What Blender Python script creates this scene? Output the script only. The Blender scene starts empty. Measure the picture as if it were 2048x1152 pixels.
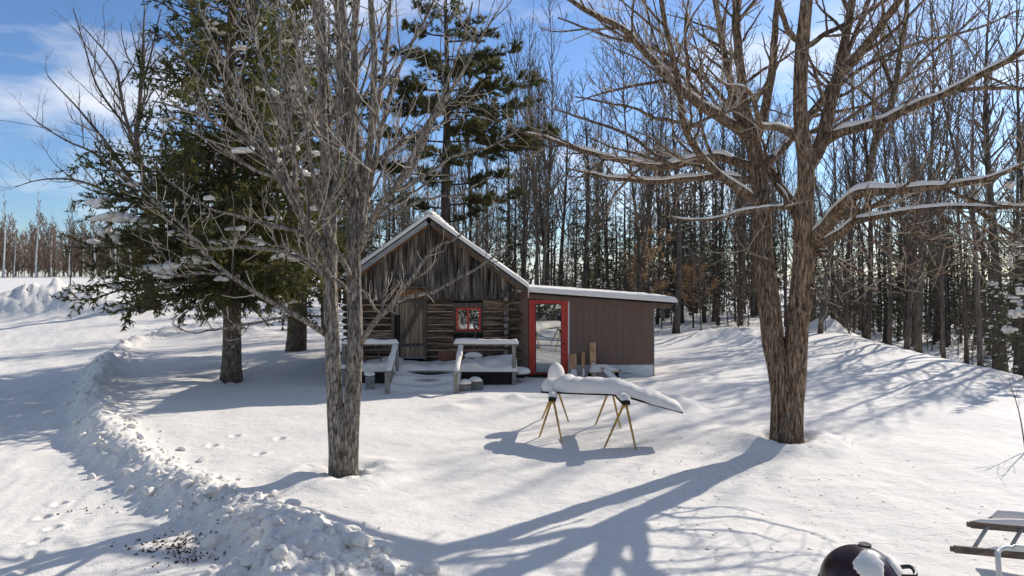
import bpy, bmesh, math
import numpy as np
from math import radians, sin, cos, pi

scene = bpy.context.scene
C = scene.collection
RNG = np.random.default_rng(7)

# ------------------------------------------------------------------ camera, sky, sun, exposure
F, HZ, HC = 1365.0, 552.0, 2.95          # focal length (px of the 2048 photo), horizon row, eye height
cd = bpy.data.cameras.new('camera'); cam = bpy.data.objects.new('camera', cd); C.objects.link(cam)
cam.location = (0, 0, HC); cam.rotation_euler = (radians(90), 0, 0)
cd.sensor_width = 36; cd.lens = F / 2048 * 36; cd.shift_y = -(576 - HZ) / 2048; cd.clip_end = 3000
scene.camera = cam

SUN_EL, SUN_AZ = radians(32), radians(45)      # azimuth from +Y towards +X (the sun stands behind the right maple)
world = bpy.data.worlds.new('World'); scene.world = world; world.use_nodes = True
wn = world.node_tree; wn.nodes.clear()
sky = wn.nodes.new('ShaderNodeTexSky'); sky.sky_type = 'NISHITA'; sky.sun_disc = False
sky.sun_elevation = SUN_EL; sky.sun_rotation = SUN_AZ; sky.altitude = 300
sky.air_density = 1.0; sky.dust_density = 0.5; sky.ozone_density = 3.0
tint = wn.nodes.new('ShaderNodeMix'); tint.data_type = 'RGBA'; tint.blend_type = 'MULTIPLY'; tint.inputs[0].default_value = 1
tint.inputs[7].default_value = (0.71, 0.85, 1.03, 1)
tc = wn.nodes.new('ShaderNodeTexCoord'); mp = wn.nodes.new('ShaderNodeMapping')
mp.inputs['Scale'].default_value = (1.6, 1.6, 5.0); mp.inputs['Location'].default_value = (0.55, 0.2, 0.35)
cn = wn.nodes.new('ShaderNodeTexNoise'); cn.inputs['Scale'].default_value = 1.9; cn.inputs['Detail'].default_value = 7; cn.inputs['Roughness'].default_value = 0.55
cr = wn.nodes.new('ShaderNodeValToRGB'); cr.color_ramp.elements[0].position = 0.49; cr.color_ramp.elements[1].position = 0.80
cm = wn.nodes.new('ShaderNodeMix'); cm.data_type = 'RGBA'; cm.inputs[7].default_value = (9.2, 9.0, 8.8, 1)
bg = wn.nodes.new('ShaderNodeBackground'); bg.inputs[1].default_value = 0.10
wo = wn.nodes.new('ShaderNodeOutputWorld')
L = wn.links.new
L(sky.outputs[0], tint.inputs[6]); L(tc.outputs['Generated'], mp.inputs[0]); L(mp.outputs[0], cn.inputs['Vector'])
L(cn.outputs[0], cr.inputs[0]); L(cr.outputs[0], cm.inputs[0]); L(tint.outputs[2], cm.inputs[6])
L(cm.outputs[2], bg.inputs[0]); L(bg.outputs[0], wo.inputs[0])

sd = bpy.data.lights.new('sun', 'SUN'); sd.energy = 3.4; sd.angle = radians(0.53); sd.color = (1.0, 0.965, 0.92)
so = bpy.data.objects.new('sun', sd); C.objects.link(so)
so.rotation_euler = (radians(90) - SUN_EL, 0, pi - SUN_AZ); so.location = (30, 30, 30)
vs = scene.view_settings; vs.view_transform = 'Standard'; vs.look = 'None'; vs.exposure = 0.46; vs.gamma = 1; vs.use_curve_mapping = False
scene.cycles.max_bounces = 6; scene.cycles.diffuse_bounces = 3; scene.cycles.glossy_bounces = 3; scene.cycles.transmission_bounces = 4
scene.cycles.transparent_max_bounces = 6; scene.cycles.use_denoising = True

# ------------------------------------------------------------------ helpers: things, tags, meshes
def at(px, py, Y):
    return np.array([(px - 1024) / F * Y, Y, HC - (py - HZ) / F * Y])

def tag(o, label=None, cat=None, group=None, kind=None):
    if label: o['label'] = label
    if cat: o['category'] = cat
    if group: o['group'] = group
    if kind: o['kind'] = kind
    return o

def thing(name, label, cat, loc=(0, 0, 0), group=None):
    o = bpy.data.objects.new(name, None); C.objects.link(o); o.location = [float(v) for v in loc]
    o.empty_display_size = 0.3
    return tag(o, label, cat, group)

def base_of(o):
    while o is not None and o.parent is not None: o = o.parent
    return np.array(o.location) if o is not None else np.zeros(3)

KIDS = {}
class MB:
    """collects verts / faces (all in world space) and links them as one mesh object"""
    def __init__(s): s.v = []; s.f3 = []; s.f4 = []; s.n = 0; s.poly = []; s.m3 = []; s.m4 = []; s.cols = []
    def add(s, v, quads=None, tris=None, polys=None):
        v = np.asarray(v, float).reshape(-1, 3)
        if quads is not None and len(quads): s.f4.append(np.asarray(quads, np.int64).reshape(-1, 4) + s.n)
        if tris is not None and len(tris): s.f3.append(np.asarray(tris, np.int64).reshape(-1, 3) + s.n)
        if polys: s.poly += [[i + s.n for i in p] for p in polys]
        s.v.append(v); s.n += len(v); return s
    def box(s, a, b, bev=0.0):
        a = np.array(a, float); b = np.array(b, float)
        lo = np.minimum(a, b); hi = np.maximum(a, b)
        v = np.array([[(lo, hi)[i][0], (lo, hi)[j][1], (lo, hi)[k][2]] for i in (0, 1) for j in (0, 1) for k in (0, 1)])
        return s.add(v, quads=[(0, 1, 3, 2), (4, 6, 7, 5), (0, 4, 5, 1), (2, 3, 7, 6), (0, 2, 6, 4), (1, 5, 7, 3)])
    def beam(s, p, q, w, h, up=(0, 0, 1)):
        """a rectangular bar from p to q, w wide (sideways), h tall (along up)"""
        p = np.array(p, float); q = np.array(q, float); t = q - p; t /= np.linalg.norm(t)
        up = np.array(up, float); sdv = np.cross(t, up); n = np.linalg.norm(sdv)
        if n < 1e-6: sdv = np.cross(t, (1, 0, 0)); n = np.linalg.norm(sdv)
        sdv /= n; u = np.cross(sdv, t)
        v = [c + sdv * a * w / 2 + u * b * h / 2 for c in (p, q) for a, b in ((-1, -1), (1, -1), (1, 1), (-1, 1))]
        return s.add(v, quads=[(0, 3, 2, 1), (4, 5, 6, 7), (0, 1, 5, 4), (1, 2, 6, 5), (2, 3, 7, 6), (3, 0, 4, 7)])
    def tubes(s, P, R, sides=5, cap=True):
        """P [M,N,3], R [M,N]"""
        P = np.asarray(P, float); R = np.asarray(R, float)
        if P.ndim == 2: P = P[None]; R = R[None]
        M, N, _ = P.shape
        if M == 0: return s
        T = np.gradient(P, axis=1); T /= np.linalg.norm(T, axis=2, keepdims=True) + 1e-9
        ref = np.where(np.abs(T[:, :1, 2:3]) > 0.8, np.array([1.0, 0.13, 0]), np.array([0.05, 0.02, 1.0]))
        A = np.cross(T, np.broadcast_to(ref, T.shape)); A /= np.linalg.norm(A, axis=2, keepdims=True) + 1e-9
        B = np.cross(T, A)
        th = np.linspace(0, 2 * pi, sides, endpoint=False)
        V = P[:, :, None] + R[:, :, None, None] * (A[:, :, None] * np.cos(th)[None, None, :, None] + B[:, :, None] * np.sin(th)[None, None, :, None])
        i = np.arange(N - 1)[:, None]; j = np.arange(sides)[None]
        q = np.stack([i * sides + j, i * sides + (j + 1) % sides, (i + 1) * sides + (j + 1) % sides, (i + 1) * sides + j], -1).reshape(-1, 4)
        Q = (q[None] + (np.arange(M) * N * sides)[:, None, None]).reshape(-1, 4)
        polys = None
        if cap and M < 60:
            polys = []
            for m in range(M):
                o = m * N * sides
                polys.append([o + k for k in range(sides)][::-1]); polys.append([o + (N - 1) * sides + k for k in range(sides)])
        return s.add(V.reshape(-1, 3), quads=Q, polys=polys)
    def grid(s, V):
        """V [a,b,3] -> quads"""
        a, b, _ = V.shape
        i = np.arange(a - 1)[:, None]; j = np.arange(b - 1)[None]
        q = np.stack([i * b + j, i * b + j + 1, (i + 1) * b + j + 1, (i + 1) * b + j], -1).reshape(-1, 4)
        return s.add(V.reshape(-1, 3), quads=q)
    def build(s, name, mat, parent=None, smooth=False, bevel=0.0):
        me = bpy.data.meshes.new(name)
        v = np.concatenate(s.v) - base_of(parent)
        if s.poly:
            faces = [tuple(int(i) for i in f) for a in s.f4 for f in a] + [tuple(int(i) for i in f) for a in s.f3 for f in a] + [tuple(p) for p in s.poly]
            me.from_pydata(v.tolist(), [], faces)
        else:
            f4 = np.concatenate(s.f4) if s.f4 else np.zeros((0, 4), np.int64)
            f3 = np.concatenate(s.f3) if s.f3 else np.zeros((0, 3), np.int64)
            me.vertices.add(len(v)); me.vertices.foreach_set('co', v.astype(np.float32).ravel())
            nl = f4.size + f3.size; me.loops.add(nl)
            me.loops.foreach_set('vertex_index', np.concatenate([f4.ravel(), f3.ravel()]).astype(np.int32))
            npoly = len(f4) + len(f3); me.polygons.add(npoly)
            st = np.concatenate([np.arange(len(f4)) * 4, f4.size + np.arange(len(f3)) * 3]).astype(np.int32)
            me.polygons.foreach_set('loop_start', st)
            me.update(calc_edges=True); me.validate()
        me.polygons.foreach_set('use_smooth', np.full(len(me.polygons), bool(smooth)))
        if bevel > 0:
            bm = bmesh.new(); bm.from_mesh(me)
            bmesh.ops.remove_doubles(bm, verts=bm.verts, dist=1e-5)
            bmesh.ops.bevel(bm, geom=list(bm.edges), offset=bevel, segments=1, affect='EDGES', clamp_overlap=True)
            bm.to_mesh(me); bm.free()
        me.materials.append(mat)
        o = bpy.data.objects.new(name, me); C.objects.link(o)
        if parent is not None: o.parent = parent; KIDS.setdefault(parent.name, []).append(o)
        return o

def boxpart(name, m, parent, a, b, bevel=0.0):
    return MB().box(a, b).build(name, m, parent, bevel=bevel)
def beampart(name, m, parent, p, q, w, h, up=(0, 0, 1), bevel=0.0):
    return MB().beam(p, q, w, h, up).build(name, m, parent, bevel=bevel)

def copy_tree(o, parent=None):
    c = o.copy(); C.objects.link(c); c.parent = parent
    for ch in KIDS.get(o.name, []): copy_tree(ch, c)
    return c

# ------------------------------------------------------------------ noise in numpy
def _h(ix, iy, seed=0):
    n = (ix.astype(np.int64) * 374761393 + iy.astype(np.int64) * 668265263 + seed * 1442695041) & 0xffffffff
    n = ((n ^ (n >> 13)) * 1274126177) & 0xffffffff
    return ((n ^ (n >> 16)) & 0xffff) / 65535.0
def vnoise(x, y, seed=0):
    ix = np.floor(x); iy = np.floor(y); fx = x - ix; fy = y - iy
    fx = fx * fx * fx * (fx * (fx * 6 - 15) + 10); fy = fy * fy * fy * (fy * (fy * 6 - 15) + 10)
    a = _h(ix, iy, seed); b = _h(ix + 1, iy, seed); c = _h(ix, iy + 1, seed); d = _h(ix + 1, iy + 1, seed)
    return (a * (1 - fx) + b * fx) * (1 - fy) + (c * (1 - fx) + d * fx) * fy - 0.5
def fbm(x, y, o=4, seed=0):
    r = 0; a = 1.0
    for k in range(o):
        r = r + a * vnoise(x * 2 ** k + 17.3 * k, y * 2 ** k - 9.1 * k, seed + k); a *= 0.5
    return r
def lumps(x, y, seed=0):
    """rounded clods: a dome over each random cell point"""
    ix = np.floor(x); iy = np.floor(y); best = np.zeros_like(x)
    for dx in (-1, 0, 1):
        for dy in (-1, 0, 1):
            cx = ix + dx; cy = iy + dy
            px = cx + _h(cx, cy, seed); py = cy + _h(cx, cy, seed + 5); r = 0.35 + 0.5 * _h(cx, cy, seed + 9)
            ex = (x - px) / r; ey = (y - py) / r; an = 6.28 * _h(cx, cy, seed + 2); ca = np.cos(an); sa = np.sin(an)
            u = ex * ca + ey * sa; v = ey * ca - ex * sa; d = (np.abs(u) ** 3 + np.abs(v) ** 3) ** (1 / 3)
            h = r * np.clip((1 - d) * 2.6, 0, 1) * (0.62 + 0.42 * u)
            best = np.maximum(best, h)
    return best
def sm(a, b, x):
    t = np.clip((x - a) / (b - a), 0, 1); return t * t * (3 - 2 * t)

# ------------------------------------------------------------------ materials
def mat(name, stops, scale=(1, 1, 1), nscale=4.0, detail=5, rough=0.8, bump=0.3, bdist=0.02, var=0.15, spec=0.25, trans=0.0, contrast=(0.3, 0.7), second=None, furrow=None):
    m = bpy.data.materials.new(name); m.use_nodes = True; nt = m.node_tree; nd = nt.nodes; ln = nt.links.new
    b = nd['Principled BSDF']; b.inputs['Roughness'].default_value = rough; b.inputs['Specular IOR Level'].default_value = spec
    tc = nd.new('ShaderNodeTexCoord'); mp = nd.new('ShaderNodeMapping'); mp.inputs['Scale'].default_value = scale
    oi = nd.new('ShaderNodeObjectInfo'); sc = nd.new('ShaderNodeVectorMath'); sc.operation = 'SCALE'; sc.inputs['Scale'].default_value = 37.0
    cb = nd.new('ShaderNodeCombineXYZ'); ln(oi.outputs['Random'], cb.inputs[0]); ln(oi.outputs['Random'], cb.inputs[2]); ln(oi.outputs['Random'], cb.inputs[1])
    ln(cb.outputs[0], sc.inputs[0]); ad = nd.new('ShaderNodeVectorMath'); ln(tc.outputs['Object'], ad.inputs[0]); ln(sc.outputs[0], ad.inputs[1])
    ln(ad.outputs[0], mp.inputs[0])
    n1 = nd.new('ShaderNodeTexNoise'); n1.inputs['Scale'].default_value = nscale; n1.inputs['Detail'].default_value = detail; n1.inputs['Roughness'].default_value = 0.62
    ln(mp.outputs[0], n1.inputs['Vector'])
    cr = nd.new('ShaderNodeValToRGB'); el = cr.color_ramp.elements
    lo, hi = contrast
    for i, c in enumerate(stops):
        p = lo + (hi - lo) * i / max(1, len(stops) - 1)
        e = el[i] if i < 2 else el.new(p)
        e.position = p; e.color = (*c, 1)
    ln(n1.outputs[0], cr.inputs[0])
    hs = nd.new('ShaderNodeHueSaturation'); mr = nd.new('ShaderNodeMapRange'); mr.inputs[3].default_value = 1 - var; mr.inputs[4].default_value = 1 + var
    ln(oi.outputs['Random'], mr.inputs[0]); ln(mr.outputs[0], hs.inputs['Value']); ln(cr.outputs[0], hs.inputs['Color'])
    col = hs.outputs[0]
    if second:                                   # patches of another colour (lichen, stains)
        c2, s2, p0, p1 = second
        n2 = nd.new('ShaderNodeTexNoise'); n2.inputs['Scale'].default_value = s2; n2.inputs['Detail'].default_value = 4; ln(ad.outputs[0], n2.inputs['Vector'])
        r2 = nd.new('ShaderNodeValToRGB'); r2.color_ramp.elements[0].position = p0; r2.color_ramp.elements[1].position = p1; ln(n2.outputs[0], r2.inputs[0])
        mx = nd.new('ShaderNodeMix'); mx.data_type = 'RGBA'; ln(r2.outputs[0], mx.inputs[0]); ln(col, mx.inputs[6]); mx.inputs[7].default_value = (*c2, 1); col = mx.outputs[2]
    fh = None
    if furrow:                                   # long dark cracks between ridges of bark
        m3 = nd.new('ShaderNodeMapping'); m3.inputs['Scale'].default_value = furrow; ln(ad.outputs[0], m3.inputs[0])
        n3 = nd.new('ShaderNodeTexNoise'); n3.inputs['Scale'].default_value = 1.0; n3.inputs['Detail'].default_value = 3; n3.inputs['Distortion'].default_value = 0.6; ln(m3.outputs[0], n3.inputs['Vector'])
        s3 = nd.new('ShaderNodeMath'); s3.operation = 'SUBTRACT'; s3.inputs[1].default_value = 0.5; ln(n3.outputs[0], s3.inputs[0])
        a3 = nd.new('ShaderNodeMath'); a3.operation = 'ABSOLUTE'; ln(s3.outputs[0], a3.inputs[0])
        r3 = nd.new('ShaderNodeMapRange'); r3.inputs[1].default_value = 0.0; r3.inputs[2].default_value = 0.055; r3.inputs[3].default_value = 0.42; r3.inputs[4].default_value = 1.0; ln(a3.outputs[0], r3.inputs[0])
        x3 = nd.new('ShaderNodeVectorMath'); x3.operation = 'SCALE'; ln(col, x3.inputs[0]); ln(r3.outputs[0], x3.inputs['Scale']); col = x3.outputs[0]; fh = r3.outputs[0]
    ln(col, b.inputs['Base Color'])
    if bump > 0:
        bp = nd.new('ShaderNodeBump'); bp.inputs['Strength'].default_value = bump; bp.inputs['Distance'].default_value = bdist
        ln(n1.outputs[0], bp.inputs['Height']); ln(bp.outputs[0], b.inputs['Normal'])
        if fh is not None:
            b3 = nd.new('ShaderNodeBump'); b3.inputs['Strength'].default_value = 0.9; b3.inputs['Distance'].default_value = 0.03; ln(fh, b3.inputs['Height']); ln(bp.outputs[0], b3.inputs['Normal']); ln(b3.outputs[0], b.inputs['Normal'])
    if trans > 0:
        tr = nd.new('ShaderNodeBsdfTranslucent'); ms = nd.new('ShaderNodeMixShader'); ms.inputs[0].default_value = trans
        ln(col, tr.inputs[0]); ln(b.outputs[0], ms.inputs[1]); ln(tr.outputs[0], ms.inputs[2]); ln(ms.outputs[0], nd['Material Output'].inputs[0])
    return m

def snow_material(name, fine=60, coarse=6, s1=0.25, s2=0.35, crust=0.0):
    m = bpy.data.materials.new(name); m.use_nodes = True; nt = m.node_tree; nd = nt.nodes; ln = nt.links.new
    b = nd['Principled BSDF']; b.inputs['Base Color'].default_value = (0.84, 0.77, 0.67, 1); b.inputs['Roughness'].default_value = 0.75
    b.inputs['Specular IOR Level'].default_value = 0.12
    tc = nd.new('ShaderNodeTexCoord')
    n1 = nd.new('ShaderNodeTexNoise'); n1.inputs['Scale'].default_value = coarse; n1.inputs['Detail'].default_value = 5; ln(tc.outputs['Object'], n1.inputs['Vector'])
    n2 = nd.new('ShaderNodeTexNoise'); n2.inputs['Scale'].default_value = fine; n2.inputs['Detail'].default_value = 3; ln(tc.outputs['Object'], n2.inputs['Vector'])
    b1 = nd.new('ShaderNodeBump'); b1.inputs['Strength'].default_value = s1; b1.inputs['Distance'].default_value = 0.05; ln(n1.outputs[0], b1.inputs['Height'])
    b2 = nd.new('ShaderNodeBump'); b2.inputs['Strength'].default_value = s2; b2.inputs['Distance'].default_value = 0.008; ln(n2.outputs[0], b2.inputs['Height'])
    m4 = nd.new('ShaderNodeMapping'); m4.inputs['Scale'].default_value = (3.5, 14, 8); m4.inputs['Rotation'].default_value = (0, 0, -.35); ln(tc.outputs['Object'], m4.inputs[0])
    n4 = nd.new('ShaderNodeTexNoise'); n4.inputs['Scale'].default_value = 1.6; n4.inputs['Detail'].default_value = 4; ln(m4.outputs[0], n4.inputs['Vector'])
    r4 = nd.new('ShaderNodeMapRange'); r4.inputs[1].default_value = 0.58; r4.inputs[2].default_value = 0.72; ln(n4.outputs[0], r4.inputs[0])
    b4 = nd.new('ShaderNodeBump'); b4.inputs['Strength'].default_value = crust; b4.inputs['Distance'].default_value = 0.02; b4.invert = True; ln(r4.outputs[0], b4.inputs['Height'])
    ln(b1.outputs[0], b4.inputs['Normal']); ln(b4.outputs[0], b2.inputs['Normal']); ln(b2.outputs[0], b.inputs['Normal'])
    return m

M = {}
M['snow'] = snow_material('snow')
M['ground'] = snow_material('ground_snow', fine=38, coarse=5, s1=0.38, s2=0.8, crust=0.45)
M['log'] = mat('weathered_log', [(0.012, 0.009, 0.007), (0.07, 0.046, 0.03), (0.20, 0.138, 0.088), (0.46, 0.33, 0.21)], (0.6, 5, 9), 2.2, 7, 0.85, 0.6, 0.02, 0.35, contrast=(0.36, 0.74))
M['log_end'] = mat('log_end', [(0.03, 0.026, 0.022), (0.12, 0.105, 0.09), (0.26, 0.23, 0.19)], (3, 3, 3), 3, 5, 0.9, 0.5, 0.02, 0.3)
M['chink'] = mat('chinking', [(0.26, 0.18, 0.115), (0.55, 0.40, 0.26)], (2, 6, 6), 3, 4, 0.9, 0.3, 0.01, 0.3)
M['plank'] = mat('weathered_plank', [(0.016, 0.013, 0.011), (0.09, 0.073, 0.058), (0.23, 0.192, 0.15), (0.42, 0.355, 0.28)], (9, 9, 0.6), 2.0, 7, 0.9, 0.5, 0.012, 0.45, contrast=(0.36, 0.72))
M['door_wood'] = mat('door_wood', [(0.09, 0.064, 0.042), (0.27, 0.20, 0.135), (0.42, 0.325, 0.225)], (12, 12, 0.7), 1.6, 6, 0.85, 0.4, 0.01, 0.25)
M['trim_wood'] = mat('trim_wood', [(0.05, 0.04, 0.03), (0.16, 0.125, 0.09)], (5, 5, 1), 3, 5, 0.85, 0.3, 0.01, 0.2)
M['rail_wood'] = mat('rail_wood', [(0.10, 0.09, 0.075), (0.27, 0.24, 0.20), (0.36, 0.32, 0.27)], (8, 8, 1.0), 2.5, 5, 0.85, 0.4, 0.008, 0.15)
M['rafter'] = mat('rafter_wood', [(0.10, 0.045, 0.018), (0.30, 0.14, 0.05)], (3, 3, 3), 2.5, 4, 0.8, 0.2, 0.01, 0.3)
M['fascia'] = mat('fascia', [(0.22, 0.21, 0.20), (0.34, 0.33, 0.31)], (1, 4, 4), 2.5, 4, 0.7, 0.2, 0.01, 0.1)
M['red'] = mat('red_paint', [(0.42, 0.035, 0.02), (0.58, 0.06, 0.032)], (2, 2, 2), 3, 5, 0.5, 0.12, 0.004, 0.06, 0.4)
M['brown'] = mat('brown_siding', [(0.145, 0.09, 0.064), (0.185, 0.117, 0.086)], (6, 6, 0.4), 1.5, 5, 0.65, 0.10, 0.004, 0.025, 0.3, second=((0.17, 0.125, 0.10), 2.2, .62, .9))
M['wrap'] = mat('white_house_wrap', [(0.55, 0.54, 0.52), (0.75, 0.74, 0.72)], (2, 2, 5), 2, 4, 0.55, 0.4, 0.02, 0.03)
M['black'] = mat('black_metal', [(0.008, 0.008, 0.008), (0.02, 0.02, 0.02)], (3, 3, 3), 5, 3, 0.45, 0.1, 0.004, 0.05, 0.5)
M['dark'] = mat('dark_wood', [(0.012, 0.010, 0.009), (0.035, 0.03, 0.026)], (2, 2, 2), 3, 4, 0.9, 0.3, 0.01, 0.1)
M['lumber'] = mat('fresh_lumber', [(0.28, 0.13, 0.055), (0.46, 0.26, 0.13), (0.55, 0.36, 0.2)], (8, 8, 1.5), 2, 5, 0.8, 0.2, 0.006, 0.2)
M['plywood'] = mat('plywood', [(0.16, 0.07, 0.04), (0.26, 0.13, 0.075)], (8, 2, 1), 2, 5, 0.8, 0.1, 0.004, 0.1)
M['yellow'] = mat('yellow_paint', [(0.34, 0.19, 0.03), (0.50, 0.29, 0.045)], (6, 6, 6), 4, 4, 0.5, 0.1, 0.003, 0.08, 0.4, second=((0.12, 0.06, 0.02), 14, 0.55, 0.75))
M['block'] = mat('concrete_block', [(0.16, 0.155, 0.145), (0.28, 0.27, 0.25)], (1, 1, 1), 14, 5, 0.95, 0.4, 0.008, 0.1)
M['pole'] = mat('stripped_pole', [(0.12, 0.065, 0.045), (0.24, 0.15, 0.11)], (4, 4, 1), 3, 4, 0.8, 0.2, 0.006, 0.2)
M['maple_r'] = mat('brown_bark', [(0.09, 0.06, 0.038), (0.29, 0.195, 0.12), (0.48, 0.345, 0.23)], (9, 9, 1.7), 3.0, 8, 0.92, 1.0, 0.07, 0.08, second=((0.30, 0.27, 0.22), 6, 0.6, 0.8), contrast=(.38, .64), furrow=(26, 26, 3.2))
M['maple_l'] = mat('grey_bark', [(0.12, 0.096, 0.073), (0.33, 0.275, 0.215), (0.52, 0.445, 0.36)], (9, 9, 2.4), 3.0, 8, 0.92, 1.0, 0.05, 0.08, second=((0.42, 0.385, 0.33), 8, 0.58, 0.75), contrast=(.36, .66), furrow=(22, 22, 5))
M['twig_l'] = mat('grey_twig', [(0.34, 0.275, 0.205), (0.55, 0.46, 0.355)], (2, 2, 2), 3, 3, 0.85, 0.0, var=0.1)
M['twig_r'] = mat('brown_twig', [(0.27, 0.205, 0.14), (0.46, 0.36, 0.255)], (2, 2, 2), 3, 3, 0.85, 0.0, var=0.1)
M['wood_bark'] = mat('forest_bark', [(0.035, 0.027, 0.021), (0.10, 0.08, 0.065), (0.17, 0.14, 0.115)], (4, 4, 1), 2.5, 5, 0.95, 0.5, 0.03, 0.35)
M['wood_twig'] = mat('forest_twig', [(0.11, 0.085, 0.062), (0.22, 0.175, 0.135)], (1, 1, 1), 1, 3, 0.9, 0.0, var=0.25)
M['far_twig'] = mat('far_twig', [(0.17, 0.115, 0.08), (0.27, 0.195, 0.14)], (1, 1, 1), 0.6, 3, 0.9, 0.0, var=0.25)
M['birch'] = mat('birch_bark', [(0.10, 0.09, 0.08), (0.55, 0.53, 0.5), (0.62, 0.6, 0.57)], (1, 1, 6), 1.2, 4, 0.8, 0.2, 0.01, 0.05, contrast=(0.3, 0.5))
M['spruce_bark'] = mat('spruce_bark', [(0.06, 0.043, 0.031), (0.19, 0.14, 0.10), (0.30, 0.24, 0.19)], (6, 6, 2.2), 3.2, 6, 0.95, 0.9, 0.03, 0.1, second=((0.25, 0.24, 0.21), 6, 0.6, 0.75), furrow=(20, 20, 7))
M['spruce'] = mat('spruce_needles', [(0.036, 0.048, 0.018), (0.11, 0.112, 0.032), (0.22, 0.185, 0.045)], (1, 1, 1), 1.1, 4, 0.7, 0.0, var=0.12, trans=0.5)
M['pine'] = mat('pine_needles', [(0.06, 0.065, 0.035), (0.14, 0.135, 0.06), (0.25, 0.21, 0.07)], (1, 1, 1), 0.7, 4, 0.7, 0.0, var=0.12, trans=0.5)
M['fir'] = mat('fir_needles', [(0.03, 0.036, 0.02), (0.075, 0.08, 0.04), (0.13, 0.12, 0.05)], (1, 1, 1), 0.5, 3, 0.8, 0.0, var=0.3, trans=0.3)
M['beech'] = mat('dry_beech_leaf', [(0.42, 0.25, 0.12), (0.62, 0.42, 0.24)], (1, 1, 1), 2, 3, 0.8, 0.0, var=0.1, trans=0.45)
M['litter'] = mat('leaf_litter', [(0.05, 0.03, 0.018), (0.17, 0.10, 0.05)], (1, 1, 1), 9, 3, 0.9, 0.0, var=0.1)
M['ladder'] = mat('ladder_wood', [(0.09, 0.065, 0.05), (0.24, 0.18, 0.14)], (2, 6, 6), 3, 5, 0.8, 0.4, 0.006, 0.1)
M['rung'] = mat('pale_rung', [(0.36, 0.33, 0.26), (0.48, 0.44, 0.36)], (3, 3, 3), 3, 3, 0.6, 0.1, 0.004, 0.05)
M['pipe'] = mat('white_pipe', [(0.6, 0.57, 0.5), (0.72, 0.7, 0.64)], (3, 3, 3), 3, 3, 0.4, 0.05, 0.004, 0.03, 0.5)
M['rust'] = mat('rusty_tip', [(0.2, 0.08, 0.02), (0.45, 0.24, 0.08)], (9, 9, 9), 3, 3, 0.7, 0.2, 0.004)
M['enamel'] = mat('maroon_enamel', [(0.02, 0.005, 0.005), (0.05, 0.010, 0.009)], (1, 1, 1), 3, 5, 0.3, 0.0, var=0.02, spec=0.5)
M['wire'] = mat('wire', [(0.015, 0.015, 0.015), (0.03, 0.03, 0.03)], bump=0)
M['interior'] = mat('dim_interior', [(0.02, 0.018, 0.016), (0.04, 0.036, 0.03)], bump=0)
M['curtain'] = mat('pale_curtain', [(0.30, 0.29, 0.28), (0.5, 0.49, 0.47)], (9, 9, 0.5), 2, 3, 0.9, 0.3, 0.01)
def glass_mat():
    m = bpy.data.materials.new('window_glass'); m.use_nodes = True; nd = m.node_tree.nodes; ln = m.node_tree.links.new
    b = nd['Principled BSDF']; b.inputs['Base Color'].default_value = (0.01, 0.011, 0.012, 1); b.inputs['Roughness'].default_value = 0.02; b.inputs['Specular IOR Level'].default_value = 0.5
    b.inputs['IOR'].default_value = 1.52
    gl = nd.new('ShaderNodeBsdfGlossy'); gl.inputs['Roughness'].default_value = 0.01; gl.inputs[0].default_value = (0.9, 0.93, 0.92, 1)
    n = nd.new('ShaderNodeTexNoise'); n.inputs['Scale'].default_value = 1.6; n.inputs['Detail'].default_value = 1
    bp = nd.new('ShaderNodeBump'); bp.inputs['Strength'].default_value = 0.03; bp.inputs['Distance'].default_value = 0.02; ln(n.outputs[0], bp.inputs['Height'])
    ln(bp.outputs[0], gl.inputs['Normal'])
    ms = nd.new('ShaderNodeMixShader'); ms.inputs[0].default_value = 0.5
    ln(b.outputs[0], ms.inputs[1]); ln(gl.outputs[0], ms.inputs[2]); ln(ms.outputs[0], nd['Material Output'].inputs[0])
    return m
M['glass'] = glass_mat()

# ------------------------------------------------------------------ terrain
def terrain(X, Y):
    left = sm(-3, -22, X)
    z = 1.9 * sm(20, 46, Y) * left + 0.95 * sm(46, 160, Y) * left
    s = X - (15.3 + 0.12 * (Y - 20))
    z = z - 1.7 * sm(-1.5, 7, s) * sm(8, 20, Y) + 0.0
    z = z - 0.5 * sm(46, 80, Y) * sm(-5, 5, X)
    z = z + 0.4 * sm(-8, -26, Y)                        # the ground rises again behind the camera
    return z
def hit(px, py, fn=None, y0=4.0, y1=400.0):
    """the point where the ray through a photo pixel meets the ground"""
    fn = fn or terrain
    ys = np.geomspace(y0, y1, 6000)
    x = (px - 1024) / F * ys; zr = HC - (py - HZ) / F * ys
    g = fn(x, ys); k = np.argmax(zr < g)
    return np.array([x[k], ys[k], g[k]])

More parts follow.
